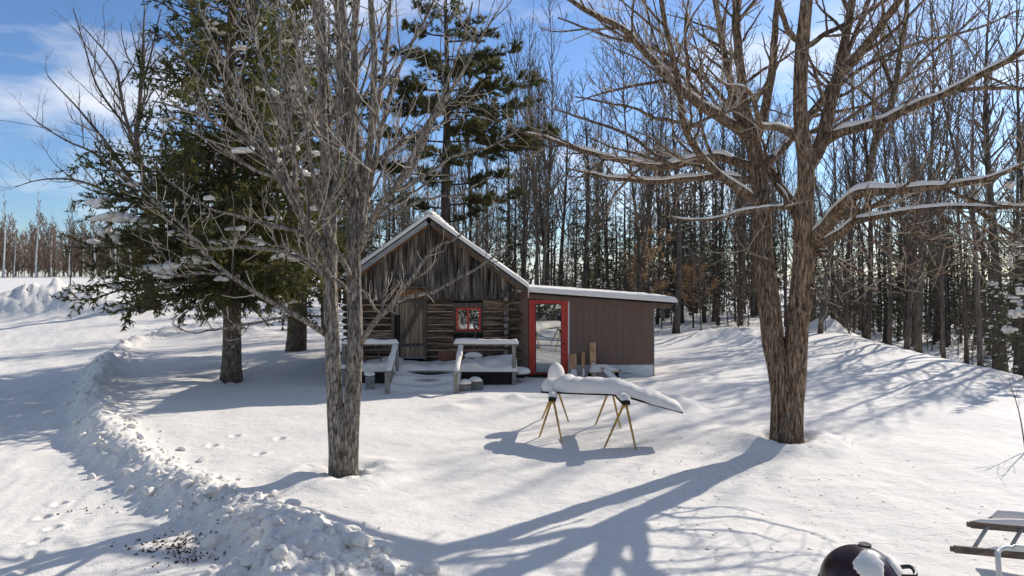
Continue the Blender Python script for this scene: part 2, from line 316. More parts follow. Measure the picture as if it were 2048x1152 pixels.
BANK = np.array([hit(px, py)[:2] for px, py in [(690, 640), (600, 646), (520, 652), (430, 655), (330, 668), (245, 695), (200, 740), (185, 790), (188, 850), (235, 893), (310, 938), (400, 988), (480, 1018), (545, 1045), (600, 1090)]] + [[-1.75, 4.5], [-2.2, -30]])
BANKH = np.array([0.2, 0.25, 0.3, 0.33, 0.33, 0.34, 0.36, 0.34, 0.28, 0.2, 0.16, 0.15, 0.17, 0.2, 0.2, 0.2, 0.2])
def bank_dist(X, Y):
    best = np.full(X.shape, 1e9); side = np.zeros(X.shape); hh = np.zeros(X.shape)
    for i in range(len(BANK) - 1):
        a = BANK[i]; b = BANK[i + 1]; d = b - a; l2 = d @ d
        t = np.clip(((X - a[0]) * d[0] + (Y - a[1]) * d[1]) / l2, 0, 1)
        qx = X - a[0] - t * d[0]; qy = Y - a[1] - t * d[1]; dd = np.hypot(qx, qy)
        cr = d[0] * qy - d[1] * qx
        m = dd < best
        best = np.where(m, dd, best); side = np.where(m, np.sign(cr), side); hh = np.where(m, BANKH[i] * (1 - t) + BANKH[i + 1] * t, hh)
    return best, side, hh
TREE_L = hit(686, 945); TREE_R = hit(1573, 886); SPR1 = hit(461, 762); SPR2 = hit(587, 703)
MOUNDS = [(hit(60, 606)[:2], 2.6, 1.6, 0.95), (hit(150, 610)[:2], 2.6, 1.8, 1.0), (hit(215, 616)[:2], 2.2, 1.4, 0.5), (hit(20, 618)[:2], 2.0, 1.0, 0.45), (hit(1650, 664)[:2], 1.3, 1.0, 0.75), (hit(1440, 684)[:2], 2.2, 1.4, 0.55),
          (hit(1715, 668)[:2], 1.6, 1.0, 0.35), (hit(1480, 668)[:2], 1.6, 0.8, 0.3), (hit(1330, 812)[:2], 0.75, 0.45, 0.28), (hit(965, 803)[:2], 0.45, 0.25, 0.16), (hit(1032, 800)[:2], 0.3, 0.22, 0.18), (hit(905, 815)[:2], 0.5, 0.3, 0.08),
          (hit(470, 672)[:2], 2.0, 1.2, 0.4)]
PILE = [((-2.15, 6.55), 0.66, 0.85, 0.32), ((-1.75, 6.8), 0.50, 0.7, 0.22), ((-2.75, 6.0), 0.65, 0.9, 0.28), ((-2.9, 5.3), 0.7, 0.9, 0.30), ((-1.35, 6.45), 0.45, 0.5, 0.10)]
def gz(X, Y, detail=True):
    X = np.asarray(X, float); Y = np.asarray(Y, float); sh = X.shape; X = np.atleast_1d(X); Y = np.atleast_1d(Y)
    z = terrain(X, Y)
    nearm = 1 - sm(45, 80, Y)
    z = z + 0.16 * fbm(X / 5.5, Y / 5.5, 3, 3) * nearm + 0.05 * fbm(X / 1.4, Y / 1.4, 3, 11) * nearm
    bd, sd_, hh = bank_dist(X, Y)
    drive = np.where(sd_ > 0, 0, 1) if DRIVE_SIGN > 0 else np.where(sd_ < 0, 0, 1)
    ds = np.where(drive > 0, bd, -bd)
    lower = sm(-0.25, 0.55, ds) * nearm
    z = z - 0.26 * lower
    if detail:
        z = z + lower * (0.03 * fbm(X / 0.6, Y / 0.6, 3, 21) + 0.02 * fbm(X / 0.25 + Y / 0.9, Y / 1.6, 2, 23))
        z = z + (1 - lower) * 0.012 * fbm(X / 0.35, Y / 0.22, 3, 31) * nearm
    prof = np.exp(-(bd / (0.32 + 0.5 * hh)) ** 2) * nearm
    rub = lumps(X / 0.16, Y / 0.16, 41) * 0.09 + lumps(X / 0.42, Y / 0.42, 43) * 0.14 + 0.05 * lumps(X / 0.08, Y / 0.08, 45) + 0.16 * np.abs(fbm(X / .33, Y / .33, 5, 47)) + .05 * fbm(X / .07, Y / .07, 3, 49)
    z = z + prof * (hh * (0.75 + 0.7 * fbm(X / 0.9, Y / 0.9, 2, 51)) + (rub - 0.12) * (0.6 + 0.8 * hh) * 0.9)
    mf = 1 + 0.5 * fbm(X / 0.7, Y / 0.7, 3, 61)
    for (c, rx, ry, h) in MOUNDS:
        g = np.exp(-((X - c[0]) / rx) ** 2 - ((Y - c[1]) / ry) ** 2)
        z = z + h * g * mf
    pg = np.zeros_like(z)
    for (c, rx, ry, h) in PILE:
        g = np.exp(-(((X - c[0]) / rx) ** 2 + ((Y - c[1]) / ry) ** 2) ** 1.4); pg = np.maximum(pg, g * h) + 0.25 * np.minimum(pg, g * h)
    wx = X + .06 * fbm(X / .12, Y / .12, 3, 81); wy = Y + .06 * fbm(X / .12 + 9, Y / .12, 3, 83)
    rp = lumps(wx / 0.13, wy / 0.13, 71) * 0.075 + lumps(wx / 0.30, wy / 0.30, 73) * 0.15 + lumps(wx / 0.07, wy / 0.07, 75) * 0.035 + .12 * np.abs(fbm(X / .25, Y / .25, 4, 85))
    z = z + pg + np.clip(pg / 0.25, 0, 1) * (rp - 0.07)
    tf = fbm(X / .22, Y / .22, 2, 91)
    for c, r, dp in ((TREE_L, 0.5, 0.10), (TREE_R, 0.6, 0.14), (SPR1, 0.7, -0.05)):
        d = np.hypot(X - c[0], Y - c[1]); z = z + dp * np.exp(-((d - 0.65) / 0.35) ** 2) - 0.05 * np.exp(-(d / 0.4) ** 2) + .16 * np.exp(-(d / .55) ** 2) * tf
    for c in PRINTS:
        z = z - .07 * np.exp(-(((X - c[0]) / .07) ** 2 + ((Y - c[1]) / .09) ** 2) ** 2) + .015 * np.exp(-((np.hypot(X - c[0], Y - c[1]) - .12) / .04) ** 2)
    # cabin and shed stand in a wind hollow, the snow drifts up again in front of them
    z = z - 0.10 * np.exp(-((X - 2.5) / 3.0) ** 2 - ((Y - 20.3) / 0.5) ** 2)
    return z.reshape(sh)
PRINTS = [hit(px, py)[:2] for px, py in ((78, 1040), (68, 1066), (86, 992), (108, 1012), (48, 1096), (120, 966), (425, 886), (520, 905), (470, 870), (560, 872))]
DRIVE_SIGN = 1
_t = np.array([-8.0]), np.array([9.0])
_b, _s, _hh = bank_dist(*_t)
DRIVE_SIGN = -1 if _s[0] > 0 else 1

def ground():
    ys = [-400, -250, -160, -100, -70, -50, -40, -32, -26, -21, -17, -13, -10, -7, -4, -2, 0, 1.5, 2.5, 3.3, 4.0, 4.5]
    y = 4.9
    while y < 46: ys.append(y); y += max(0.028, 0.00040 * y * y)
    while y < 400: ys.append(y); y *= 1.035
    ys += [500, 700, 1000, 1500]
    ys = np.array(ys)
    sI = np.linspace(-1, 1, 680); out = 1 + np.array([.03, .08, .15, .25, .4, .6, .9, 1.3, 2, 3, 5, 9, 18, 40])
    s = np.concatenate([-out[::-1], sI, out])
    hw = np.where(ys < 5, 8.0, 0.86 * ys + 3.7)
    hw = np.minimum(hw, 60 + 0.2 * ys)
    X = s[None] * hw[:, None]; Y = np.broadcast_to(ys[:, None], X.shape)
    # keep the far side columns inside +-1200 m
    X = np.clip(X, -1200 - np.abs(s)[None], 1200 + np.abs(s)[None])
    Z = gz(X, Y)
    m = MB(); m.grid(np.stack([X, Y, Z], -1)); o = m.build('snow_ground', M['ground'], smooth=True)
    tag(o, 'white snow-covered yard, driveway and field', None, kind='structure')
    return o
ground()
def G(x, y): return float(gz(np.array([x]), np.array([y]))[0])
# ------------------------------------------------------------------ snow helpers
_bm = bmesh.new(); bmesh.ops.create_icosphere(_bm, subdivisions=3, radius=1.0)
ICO3 = (np.array([v.co[:] for v in _bm.verts]), np.array([[v.index for v in f.verts] for f in _bm.faces])); _bm.free()
_bm = bmesh.new(); bmesh.ops.create_icosphere(_bm, subdivisions=2, radius=1.0)
ICO2 = (np.array([v.co[:] for v in _bm.verts]), np.array([[v.index for v in f.verts] for f in _bm.faces])); _bm.free()

def lump(mb, c, r, rng, rough=0.25, ico=ICO3, flat=0.35, rot=None):
    V, Fc = ico; d = np.zeros(len(V))
    for k in range(6):
        w = rng.normal(size=3); w *= (1.6 + 0.9 * k) / np.linalg.norm(w); d += np.sin(V @ w + rng.uniform(0, 6.28)) / (1.5 + 0.7 * k)
    U = V * (1 + rough * d[:, None])
    U[:, 2] = np.where(U[:, 2] < -flat, -flat + (U[:, 2] + flat) * 0.15, U[:, 2])
    a = rng.uniform(0, 6.28) if rot is None else rot; ca, sa = cos(a), sin(a)
    r = np.broadcast_to(np.asarray(r, float), 3)
    U = U * r; U = np.stack([U[:, 0] * ca - U[:, 1] * sa, U[:, 0] * sa + U[:, 1] * ca, U[:, 2]], 1)
    mb.add(U + np.asarray(c), tris=Fc); return mb

def chunk(mb, c, r, rng, ico=ICO2):
    """a faceted clod: a ball with a few flats cut off"""
    V = ico[0].copy()
    for k in range(8):
        n = rng.normal(size=3); n /= np.linalg.norm(n); d = rng.uniform(.45, .85); V = V - np.maximum(0, V @ n - d)[:, None] * n
    a = rng.uniform(0, 6.28); V = V * np.asarray(r); V = np.stack([V[:, 0] * cos(a) - V[:, 1] * sin(a), V[:, 0] * sin(a) + V[:, 1] * cos(a), V[:, 2]], 1)
    mb.add(V + np.asarray(c), tris=ico[1]); return mb

def resample(pts, n):
    """catmull-rom through pts (any columns), n samples evenly spaced in length"""
    p = np.asarray(pts, float); q = np.concatenate([[2 * p[0] - p[1]], p, [2 * p[-1] - p[-2]]]); out = []
    for i in range(1, len(q) - 2):
        for t in np.linspace(0, 1, 12, endpoint=False):
            a, b, c, d = q[i - 1], q[i], q[i + 1], q[i + 2]
            out.append(0.5 * (2 * b + (c - a) * t + (2 * a - 5 * b + 4 * c - d) * t * t + (3 * b - a - 3 * c + d) * t ** 3))
    out.append(p[-1]); out = np.array(out)
    s = np.concatenate([[0], np.cumsum(np.linalg.norm(np.diff(out[:, :3], axis=0), axis=1))])
    u = np.linspace(0, s[-1], n)
    return np.stack([np.interp(u, s, out[:, k]) for k in range(out.shape[1])], 1)

def ridge(mb, pts, w, h, rng, n=None, taper=0.08, noise=0.15, sink=0.0, K=9):
    """a bolster of snow lying along a path; w and h may be arrays"""
    p = np.asarray(pts, float)
    Ltot = np.linalg.norm(np.diff(p, axis=0), axis=1).sum()
    n = n or max(6, int(Ltot / 0.06)); n = min(n, 90)
    P = resample(p, n); W = np.interp(np.linspace(0, 1, n), np.linspace(0, 1, np.size(w)), np.ravel(w)); H = np.interp(np.linspace(0, 1, n), np.linspace(0, 1, np.size(h)), np.ravel(h))
    s = np.linspace(0, 1, n) * Ltot; tp = max(taper, 1e-4)
    e = np.sqrt(np.clip(1 - (1 - np.clip(np.minimum(s, Ltot - s) / tp, 0, 1)) ** 2, 0.02, 1))
    ph = rng.uniform(0, 99)
    nz = 1 + noise * (2 * fbm(s / 0.35 + ph, s * 0 + ph, 3, 5)); H = H * e * nz; W = W * (0.55 + 0.45 * e) * (1 + 0.5 * noise * 2 * fbm(s / 0.25 + ph, s * 0, 2, 9))
    T = np.gradient(P, axis=0); T[:, 2] = 0; T /= np.linalg.norm(T, axis=1, keepdims=True) + 1e-9
    S = np.stack([T[:, 1], -T[:, 0], 0 * T[:, 0]], 1)
    th = np.linspace(0, pi, K)
    c = np.cos(th); sn = np.sin(th) ** 0.75
    V = P[:, None] + S[:, None] * (c[None] * W[:, None] / 2)[..., None] + np.array([0, 0, 1.0]) * (sn[None] * H[:, None] - sink)[..., None]
    V = np.concatenate([V, V[:, :1]], 1)
    return mb.grid(V)

def slab(mb, o, u, v, th, rng, nu=30, nv=16, r=0.12, noise=0.15, start=0.45):
    """snow lying on a parallelogram o + s*u + t*v, thickness th with rounded rims"""
    o = np.array(o, float); u = np.array(u, float); v = np.array(v, float); lu = np.linalg.norm(u); lv = np.linalg.norm(v)
    def par(n, l):
        k = min(0.45, r / l); e = np.array([0, 0, .08, .25, .55, 1]) * k
        return np.concatenate([e, np.linspace(k, 1 - k, n)[1:-1], (1 - e)[::-1]])
    a = par(nu, lu); b = par(nv, lv)
    def prof(s, l):
        d = np.minimum(s, 1 - s) * l / r; e = start + (1 - start) * np.sqrt(np.clip(1 - (1 - np.clip(d, 0, 1)) ** 2, 0, 1)); e[0] = e[-1] = 0; return e
    A, B = np.meshgrid(a, b, indexing='ij'); ph = rng.uniform(0, 99)
    nz = 1 + noise * 2 * (fbm(A * lu / 0.7 + ph, B * lv / 0.7, 3, 3))
    H = th * prof(a, lu)[:, None] * prof(b, lv)[None] * nz
    j = 0.02 * fbm(A * lu / 0.3 + ph, B * lv / 0.3 + ph, 2, 8)
    V = o + A[..., None] * u + B[..., None] * v + np.array([0, 0, 1.0]) * H[..., None] + (v / lv) * (j * ((B < 0.02) | (B > .98)))[..., None]
    return mb.grid(V)

# ------------------------------------------------------------------ the log cabin
YF = 20.3; S = YF / F
def cx(px): return (px - 1024) * S
def cz(py): return HC - (py - HZ) * S
rc = np.random.default_rng(21)
WL, WR, YB = -4.70, -0.18, 25.9           # side walls and back wall
RX, RZ, SL = -2.40, 4.58, 0.717           # ridge position, height of the roof underside there, slope
cabin = thing('log_cabin', 'old weathered log cabin with plank gable and steep snowy roof', 'cabin', (RX, YF, 0.0))

def log_x(x0, x1, y, z, h, d, pointed=(False, False)):
    n = max(3, int((x1 - x0) / 0.35)); xs = np.linspace(x0, x1, n + 1)
    if pointed[0]: xs = np.concatenate([[x0], [x0 + 0.12], xs[1:]])
    if pointed[1]: xs = np.concatenate([xs[:-1], [x1 - 0.12], [x1]])
    pr = np.array([(-1, -.62), (-.72, -1), (.6, -1), (1, -.6), (1, .6), (.6, 1), (-.72, 1), (-1, .62)])
    V = []
    for i, x in enumerate(xs):
        k = 1.0
        if pointed[0] and i == 0: k = 0.45
        if pointed[1] and i == len(xs) - 1: k = 0.45
        jz = rc.uniform(-.008, .008); jy = rc.uniform(-.012, .008)
        sc = 1 + rc.uniform(-.05, .05)
        V.append(np.stack([np.full(8, x) + (rc.uniform(-.02, .02, 8) if k < 1 else 0), y + d / 2 + jy + pr[:, 0] * d / 2 * k, z + jz + pr[:, 1] * h / 2 * k * sc], 1))
    V = np.array(V); m = MB(); nx = len(xs)
    V2 = np.concatenate([V, V[:, :1]], 1); m.grid(V2)
    m.add(V[0], polys=[[0, 1, 2, 3, 4, 5, 6, 7]]); m.add(V[-1], polys=[[7, 6, 5, 4, 3, 2, 1, 0]])
    return m
CH = 0.192; Z0 = 0.165; NC = 11
doorx = (cx(783), cx(851)); winx = (cx(907), cx(966)); winz = (cz(665), cz(605))
for k in range(NC):
    z = Z0 + CH * (k + 0.5); xl = -5.05 + rc.uniform(-.08, .08); xr = 0.30 + rc.uniform(-.09, .05)
    spans = [(xl, doorx[0] - .004), (doorx[1] + .004, xr)] if z > 0.45 else [(xl, xr)]
    if winz[0] - 0.06 < z < winz[1] + 0.06:
        spans = [spans[0], (spans[1][0], winx[0] - .004), (winx[1] + .004, xr)]
    for i, (a, b) in enumerate(spans):
        log_x(a, b, YF + rc.uniform(-.012, .012), z, CH * 0.90, 0.20, (i == 0, i == len(spans) - 1)).build('log', M['log'], cabin)
        if k and b - a > 0.3:
            m = MB(); n = max(2, int((b - a) / .4)); xs = np.linspace(max(a, WL + .1), min(b, WR - .1), n + 1)
            P = np.stack([xs, np.full(n + 1, YF + 0.008), z - CH / 2 + rc.uniform(-.006, .006, n + 1)], 1)
            m.tubes(P, np.full(n + 1, 0.018), 5); m.build('chinking', M['chink'], cabin)
for X in (WL, WR):
    for k in range(NC):
        z = Z0 + CH * (k + 1.0) - 0.01; r = rc.uniform(.078, .1); y0 = YF - rc.uniform(.18, .30)
        ys = np.linspace(y0, YB + .25, 8); P = np.stack([X + rc.uniform(-.015, .015, 8), ys, z + rc.uniform(-.008, .008, 8)], 1)
        lg = MB().tubes(P, r * (1 + rc.uniform(-.05, .05, 8)), 10).build('log', M['log'], cabin, smooth=False)
        m = MB(); th = np.linspace(0, 2 * pi, 10, endpoint=False); q = [[P[0][0] + cos(t) * r * .82, y0 - .004, z + sin(t) * r * .82] for t in th]
        q2 = [[P[0][0] + cos(t) * r * .55, y0 - .010, z + sin(t) * r * .55] for t in th]
        V = q + q2; m.add(V, quads=[(i, (i + 1) % 10, 10 + (i + 1) % 10, 10 + i) for i in range(10)], polys=[[10 + i for i in range(10)]]); m.build('cut_end', M['log_end'], lg)
for k in range(NC):
    z = Z0 + CH * (k + 0.5); log_x(-5.0, .2, YB - .1, z, CH * .95, .2).build('log', M['log'], cabin)
# carrying beam stub on top of the corner, squared
boxpart('beam_end', M['log_end'], cabin, (WR - .16, YF - .28, 2.31), (WR + .10, YF + .3, 2.50), 0.012)
boxpart('beam_end', M['log_end'], cabin, (WL - .14, YF - .28, 2.31), (WL + .12, YF + .3, 2.50), 0.012)
# plank gable
def roof_z(x): return RZ - SL * abs(x - RX)
x = -5.02; zb = 2.255
while x < 0.18:
    w = rc.uniform(.12, .23); x1 = min(x + w, 0.18); y = YF - 0.02 - rc.uniform(0, .022)
    b = zb + rc.uniform(-.05, .02)
    if x1 > doorx[0] - .02 and x < doorx[1] + .02: b = cz(573) + .03 + rc.uniform(-.03, .0)
    ta, tb = roof_z(x) - .015, roof_z(x1 - .006) - .015
    if min(ta, tb) > b + .05:
        xa, xb = x, x1 - .006; tm = []
        V = []
        for yy in (y, y + .028):
            V += [(xa, yy, b), (xb, yy, b + rc.uniform(-.01, .01)), (xb, yy, tb), (xa, yy, ta)]
        if xa < RX < xb: V[2] = (xb, y, tb); 
        MB().add(V, quads=[(0, 1, 2, 3), (7, 6, 5, 4), (0, 4, 5, 1), (1, 5, 6, 2), (2, 6, 7, 3), (3, 7, 4, 0)]).build('gable_board', M['plank'], cabin)
    x = x1
beampart('ledge', M['trim_wood'], cabin, (-4.95, YF - .03, zb - .012), (doorx[0] - .01, YF - .03, zb - .012), .12, .035)
beampart('ledge', M['trim_wood'], cabin, (doorx[1] + .01, YF - .03, zb - .012), (.12, YF - .03, zb - .012), .10, .03)
m = MB().add([(WL, YB + .06, 2.25), (WR, YB + .06, 2.25), (WR, YB + .06, roof_z(WR) - .02), (RX, YB + .06, RZ - .02), (WL, YB + .06, roof_z(WL) - .02)] + [(WL, YB + .1, 2.25), (WR, YB + .1, 2.25), (WR, YB + .1, roof_z(WR) - .02), (RX, YB + .1, RZ - .02), (WL, YB + .1, roof_z(WL) - .02)], polys=[[0, 1, 2, 3, 4], [9, 8, 7, 6, 5]]).build('back_gable', M['plank'], cabin)
m = MB().add([(WL + .12, YF + .19, .2), (WR - .12, YF + .19, .2), (WR - .12, YF + .19, 3.0), (RX, YF + .19, 4.45), (WL + .12, YF + .19, 3.0)], polys=[[0, 1, 2, 3, 4]]).build('inner_lining', M['interior'], cabin)  # near-black sheet: the shade of the unlit room put into its colour
# roof
Y0R, Y1R = 19.72, 26.5
for sgn, xe in ((1, 0.46), (-1, -5.26)):
    ze = RZ - SL * abs(xe - RX); n = np.array([sgn * SL, 0, 1.0]); n /= np.linalg.norm(n); t = .07
    V = []
    for yy in (Y0R, Y1R):
        for (xx, zz) in ((RX, RZ), (xe, ze)):
            V += [np.array([xx, yy, zz]), np.array([xx, yy, zz]) + np.array([0, 0, t / n[2]])]
    rp = MB().add(V, quads=[(0, 2, 3, 1), (4, 5, 7, 6), (0, 4, 6, 2), (1, 3, 7, 5), (2, 6, 7, 3), (0, 1, 5, 4)]).build('roof', M['dark'], cabin)
    # barge board just below the roof edge
    d = np.array([xe - RX, 0, ze - RZ]); d /= np.linalg.norm(d)
    beampart('barge_board', M['fascia'] if sgn < 0 else M['trim_wood'], rp, np.array([RX, Y0R - .022, RZ - .045]) + d * .06, np.array([xe, Y0R - .022, ze - .045]), .036, .13, up=n)  # right board takes the darker wood: its shade is put into the colour
    # rafters and purlin ends
    for f in (0.10, 0.36, 0.62, 0.9):
        p = np.array([RX, 0, RZ]) + np.array([xe - RX, 0, ze - RZ]) * f - n * .07
        beampart('purlin', M['rafter'], rp, (p[0], Y0R + .02, p[2]), (p[0], YF + .2, p[2]), .07, .10, up=n)
    beampart('rafter', M['rafter'], rp, np.array([RX, Y0R + .22, RZ - .11]) + d * .1, np.array([xe, Y0R + .22, ze - .11]) - d * .05, .05, .09, up=n)
    m = MB(); off = 0.075 / n[2]
    o = np.array([RX - sgn * .02, Y0R - .05, RZ + off]); u = np.array([xe - RX + sgn * .06, 0, ze - RZ - SL * .06]); v = np.array([0, Y1R - Y0R + .1, 0])
    slab(m, o, u, v, .15, rc, 34, 40, .10, .12, .6).build('snow_blanket', M['snow'], rp, smooth=True)
m = MB(); ridge(m, [(RX, Y0R - .06, RZ + .16), (RX, 22.5, RZ + .16), (RX, Y1R + .05, RZ + .16)], .34, .10, rc, noise=.3); m.build('ridge_snow', M['snow'], cabin, smooth=True)
m = MB()
for ix, il, ir in ((0.47, .30, .02), (.43, .12, .012), (0.475, .10, .013)):
    y = Y0R - .02 + rc.uniform(-.03, .05)
    m.tubes(np.array([(ix, y, 2.60), (ix, y, 2.60 - il * .5), (ix + .004, y, 2.60 - il)]), np.array([ir, ir * .7, .002]), 6)
m.build('icicle', M['snow'], cabin, smooth=True)
# chimney pipe behind the ridge
chx, chy = (838 - 1024) / F * 23.5, 23.5
ch = MB().box((chx - .16, chy - .16, 4.2), (chx + .16, chy + .16, HC - (447 - HZ) / F * 23.5)).build('chimney', M['block'], cabin)
for k in range(5):
    zz = 4.28 + k * .1
    if zz + .08 < HC - (447 - HZ) / F * 23.5: boxpart('brick', M['plywood'], ch, (chx - .172, chy - .172, zz), (chx + .172, chy + .172, zz + .085), .006)
m = MB(); lump(m, (chx, chy, HC - (446 - HZ) / F * 23.5 + .05), (.22, .22, .13), rc, .12); m.build('snow_cap', M['snow'], cabin, smooth=True)

# cabin door
dr = boxpart('door', M['dark'], cabin, (cx(789), YF + .02, cz(716)), (cx(849), YF + .06, cz(598)))
for a, b in ((785, 788.5), (849.5, 852.5)):
    boxpart('door_frame', M['trim_wood'], dr, (cx(a) - .03, YF - .075, cz(719)), (cx(b) + .02, YF + .08, cz(574)), .006)
boxpart('door_frame', M['trim_wood'], dr, (cx(781), YF - .085, cz(577)), (cx(855), YF + .08, cz(572)), .006)
boxpart('threshold', M['fascia'], dr, (cx(796), YF - .09, cz(716)), (cx(850), YF + .05, cz(713.5)), .006)
px = 800.0; k = 0
while px < 847.5:
    w = [9.2, 10.5, 8.6, 10.2, 9.0][k % 5]; e = min(px + w, 848.3)
    boxpart('door_plank', M['door_wood'], dr, (cx(px) + .004, YF - .035 - .005 * (k % 2), cz(713)), (cx(e) - .004, YF + .0, cz(601 + (k % 2))), .004); px = e; k += 1
boxpart('jamb_board', M['door_wood'], dr, (cx(788.6), YF - .02, cz(630)), (cx(799), YF + .012, cz(601)), .004)
boxpart('jamb_board', M['dark'], dr, (cx(791.5), YF - .012, cz(690)), (cx(799), YF + .01, cz(632)), .004)  # dark strip stands in for the shaded gap beside the planks
for px in (796, 808, 813, 820, 828, 835, 842):
    beampart('transom_stick', M['chink'], dr, (cx(px), YF - .01, cz(601)), (cx(px + rc.uniform(-3, 3)), YF - .01, cz(578)), .025, .02)
boxpart('transom_board', M['rafter'], dr, (cx(790), YF + .02, cz(600)), (cx(848), YF + .04, cz(578)))
beampart('door_brace', M['trim_wood'], dr, (cx(803), YF - .06, cz(683)), (cx(844), YF - .06, cz(607)), .04, .13)
beampart('door_brace', M['trim_wood'], dr, (cx(799), YF - .062, cz(602)), (cx(849), YF - .062, cz(602)), .04, .09)
st = beampart('strap_hinge', M['black'], dr, (cx(799), YF - .06, cz(690)), (cx(849), YF - .06, cz(689)), .02, .085)
for px in (803, 811, 821, 832, 841, 846):
    m = MB(); lump(m, (cx(px), YF - .072, cz(689.6)), .016, rc, 0, ICO2, 1); m.build('bolt', M['fascia'], st)
boxpart('latch', M['black'], dr, (cx(829), YF - .07, cz(617)), (cx(831), YF - .04, cz(606)))
# cabin window
wd = boxpart('window', M['dark'], cabin, (winx[0], YF + .03, winz[0]), (winx[1], YF + .06, winz[1]))
for a, b in (((winx[0] + .002, cz(666)), (cx(911), cz(605))), ((cx(962), cz(666)), (winx[1] - .002, cz(605))), ((cx(911), cz(614.5)), (cx(962), cz(605.5))), ((cx(911), cz(666)), (cx(962), cz(662)))):
    boxpart('trim', M['trim_wood'], wd, (a[0], YF - .03, a[1]), (b[0], YF + .03, b[1]), .004)
for a, b in (((912, 661.5), (916, 615)), ((957.5, 661.5), (961.5, 615)), ((934, 657.6), (938.6, 619.2)), ((916, 619), (957.5, 615)), ((916, 661.5), (957.5, 657.8))):
    boxpart('sash', M['red'], wd, (cx(a[0]), YF - .022, cz(a[1])), (cx(b[0]), YF + .025, cz(b[1])), .004)
boxpart('pane', M['glass'], wd, (cx(915.6), YF + .0, cz(658.3)), (cx(934.5), YF + .006, cz(618.4)))
boxpart('pane', M['glass'], wd, (cx(938), YF + .0, cz(658.3)), (cx(958), YF + .006, cz(618.4)))

# small things on the gable
t = thing('hanging_pan', 'flat black pan-like plate hung on the gable above the plank door', 'pan', (cx(806), YF - .07, cz(556)))
m = MB(); th = np.linspace(pi, 2 * pi, 13); cpx, cpz = cx(806), cz(550)
V = [(cpx + .30 * cos(q), y, cpz + .17 * sin(q) * (1 if abs(cos(q)) < .9 else .9)) for y in (YF - .075, YF - .045) for q in th]
m.add(V, quads=[(i, i + 1, 14 + i, 13 + i) for i in range(12)], polys=[list(range(13))[::-1], list(range(13, 26))]); m.build('plate', M['black'], t)
boxpart('peg', M['black'], t, (cpx - .02, YF - .06, cpz - .03), (cpx + .02, YF - .02, cpz + .12))
def jar(px, py, label):
    t = thing('glass_jar', label, 'jar', (cx(px), YF - .08, cz(py)))
    z0 = cz(py); m = MB().tubes(np.array([(cx(px), YF - .08, z0), (cx(px), YF - .08, z0 + .09), (cx(px), YF - .08, z0 + .12)]), np.array([.035, .035, .02]), 8); m.build('body', M['pipe'], t)
    MB().tubes(np.array([(cx(px), YF - .08, z0 + .12), (cx(px), YF - .08, z0 + .145)]), np.array([.028, .028]), 8).build('lid', M['fascia'], t)
jar(754, 600.5, 'small white jar standing on the ledge under the gable boards')
jar(818, 571.5, 'small white jar standing on top of the door frame')

# ------------------------------------------------------------------ the brown shed
YS = 20.45; S2 = YS / F
def sx(px): return (px - 1024) * S2
def sz(py): return HC - (py - HZ) * S2
rs = np.random.default_rng(5)
shed = thing('brown_shed', 'low brown board-sided shed with red door and flat snowy roof', 'shed', (2.25, YS, 0))
def sroof(x): return 2.44 - 0.072 * (x - 0.3)          # roof underside
boxpart('wall', M['dark'], shed, (sx(1021), YS + .03, -.05), (sx(1307), YS + .08, 2.12))
x = sx(1021); x1 = sx(1308); k = 0
dl, drr, dt = sx(1057.5), sx(1138.5), sz(599)
while x < x1 - .01:
    w = 0.203; e = min(x + w, x1)
    if x < dl < e: e = dl
    if x < drr < e: e = drr
    b = sz(729.5)
    if e <= dl + .001: b = -.02
    if x >= dl - .001 and e <= drr + .001: b = dt + .004
    yj = (0.0, .001, .0005)[k % 3]
    V = [(x + .0012, YS + yj, b), (e - .0012, YS + yj, b), (e - .0012, YS + yj, sroof(e) - .003), (x + .0012, YS + yj, sroof(x) - .003)]
    V = V + [(p[0], YS + .028, p[2]) for p in V]
    MB().add(V, quads=[(0, 1, 2, 3), (7, 6, 5, 4), (0, 4, 5, 1), (1, 5, 6, 2), (2, 6, 7, 3), (3, 7, 4, 0)]).build('siding_board', M['brown'], shed, bevel=.002)
    x = e; k += 1
wp = MB()
n = 26; xs = np.linspace(drr + .002, x1, n); zs = np.linspace(sz(753), sz(729), 7); A, B = np.meshgrid(xs, zs, indexing='ij')
wp.grid(np.stack([A, YS + .012 + .018 * fbm(A / .3, B / .2, 3, 4), B], -1)); wp.build('house_wrap', M['wrap'], shed, smooth=True)
for x0, w, z in ((sx(1247), .14, sz(745)), (sx(1262), .03, sz(745)), (sx(1243), .34, sz(747.5)), (sx(1241), .012, sz(735)), (sx(1252), .10, sz(733))):
    boxpart('print', M['block'], shed, (x0, YS - .003, z), (x0 + w, YS + .002, z + .012))
boxpart('corner_trim', M['fascia'], shed, (x1 - .012, YS - .008, sz(752)), (x1 + .012, YS + .04, sz(607)))
boxpart('skid_beam', M['dark'], shed, (sx(1021), YS + .02, -.32), (sx(1304), YS + .3, sz(753) - .002), .01)
boxpart('side_wall', M['brown'], shed, (x1 - .03, YS + .042, -.05), (x1 - .001, 24.4, 2.12))
boxpart('back_wall', M['brown'], shed, (.3, 24.4, -.05), (x1, 24.44, 2.12))
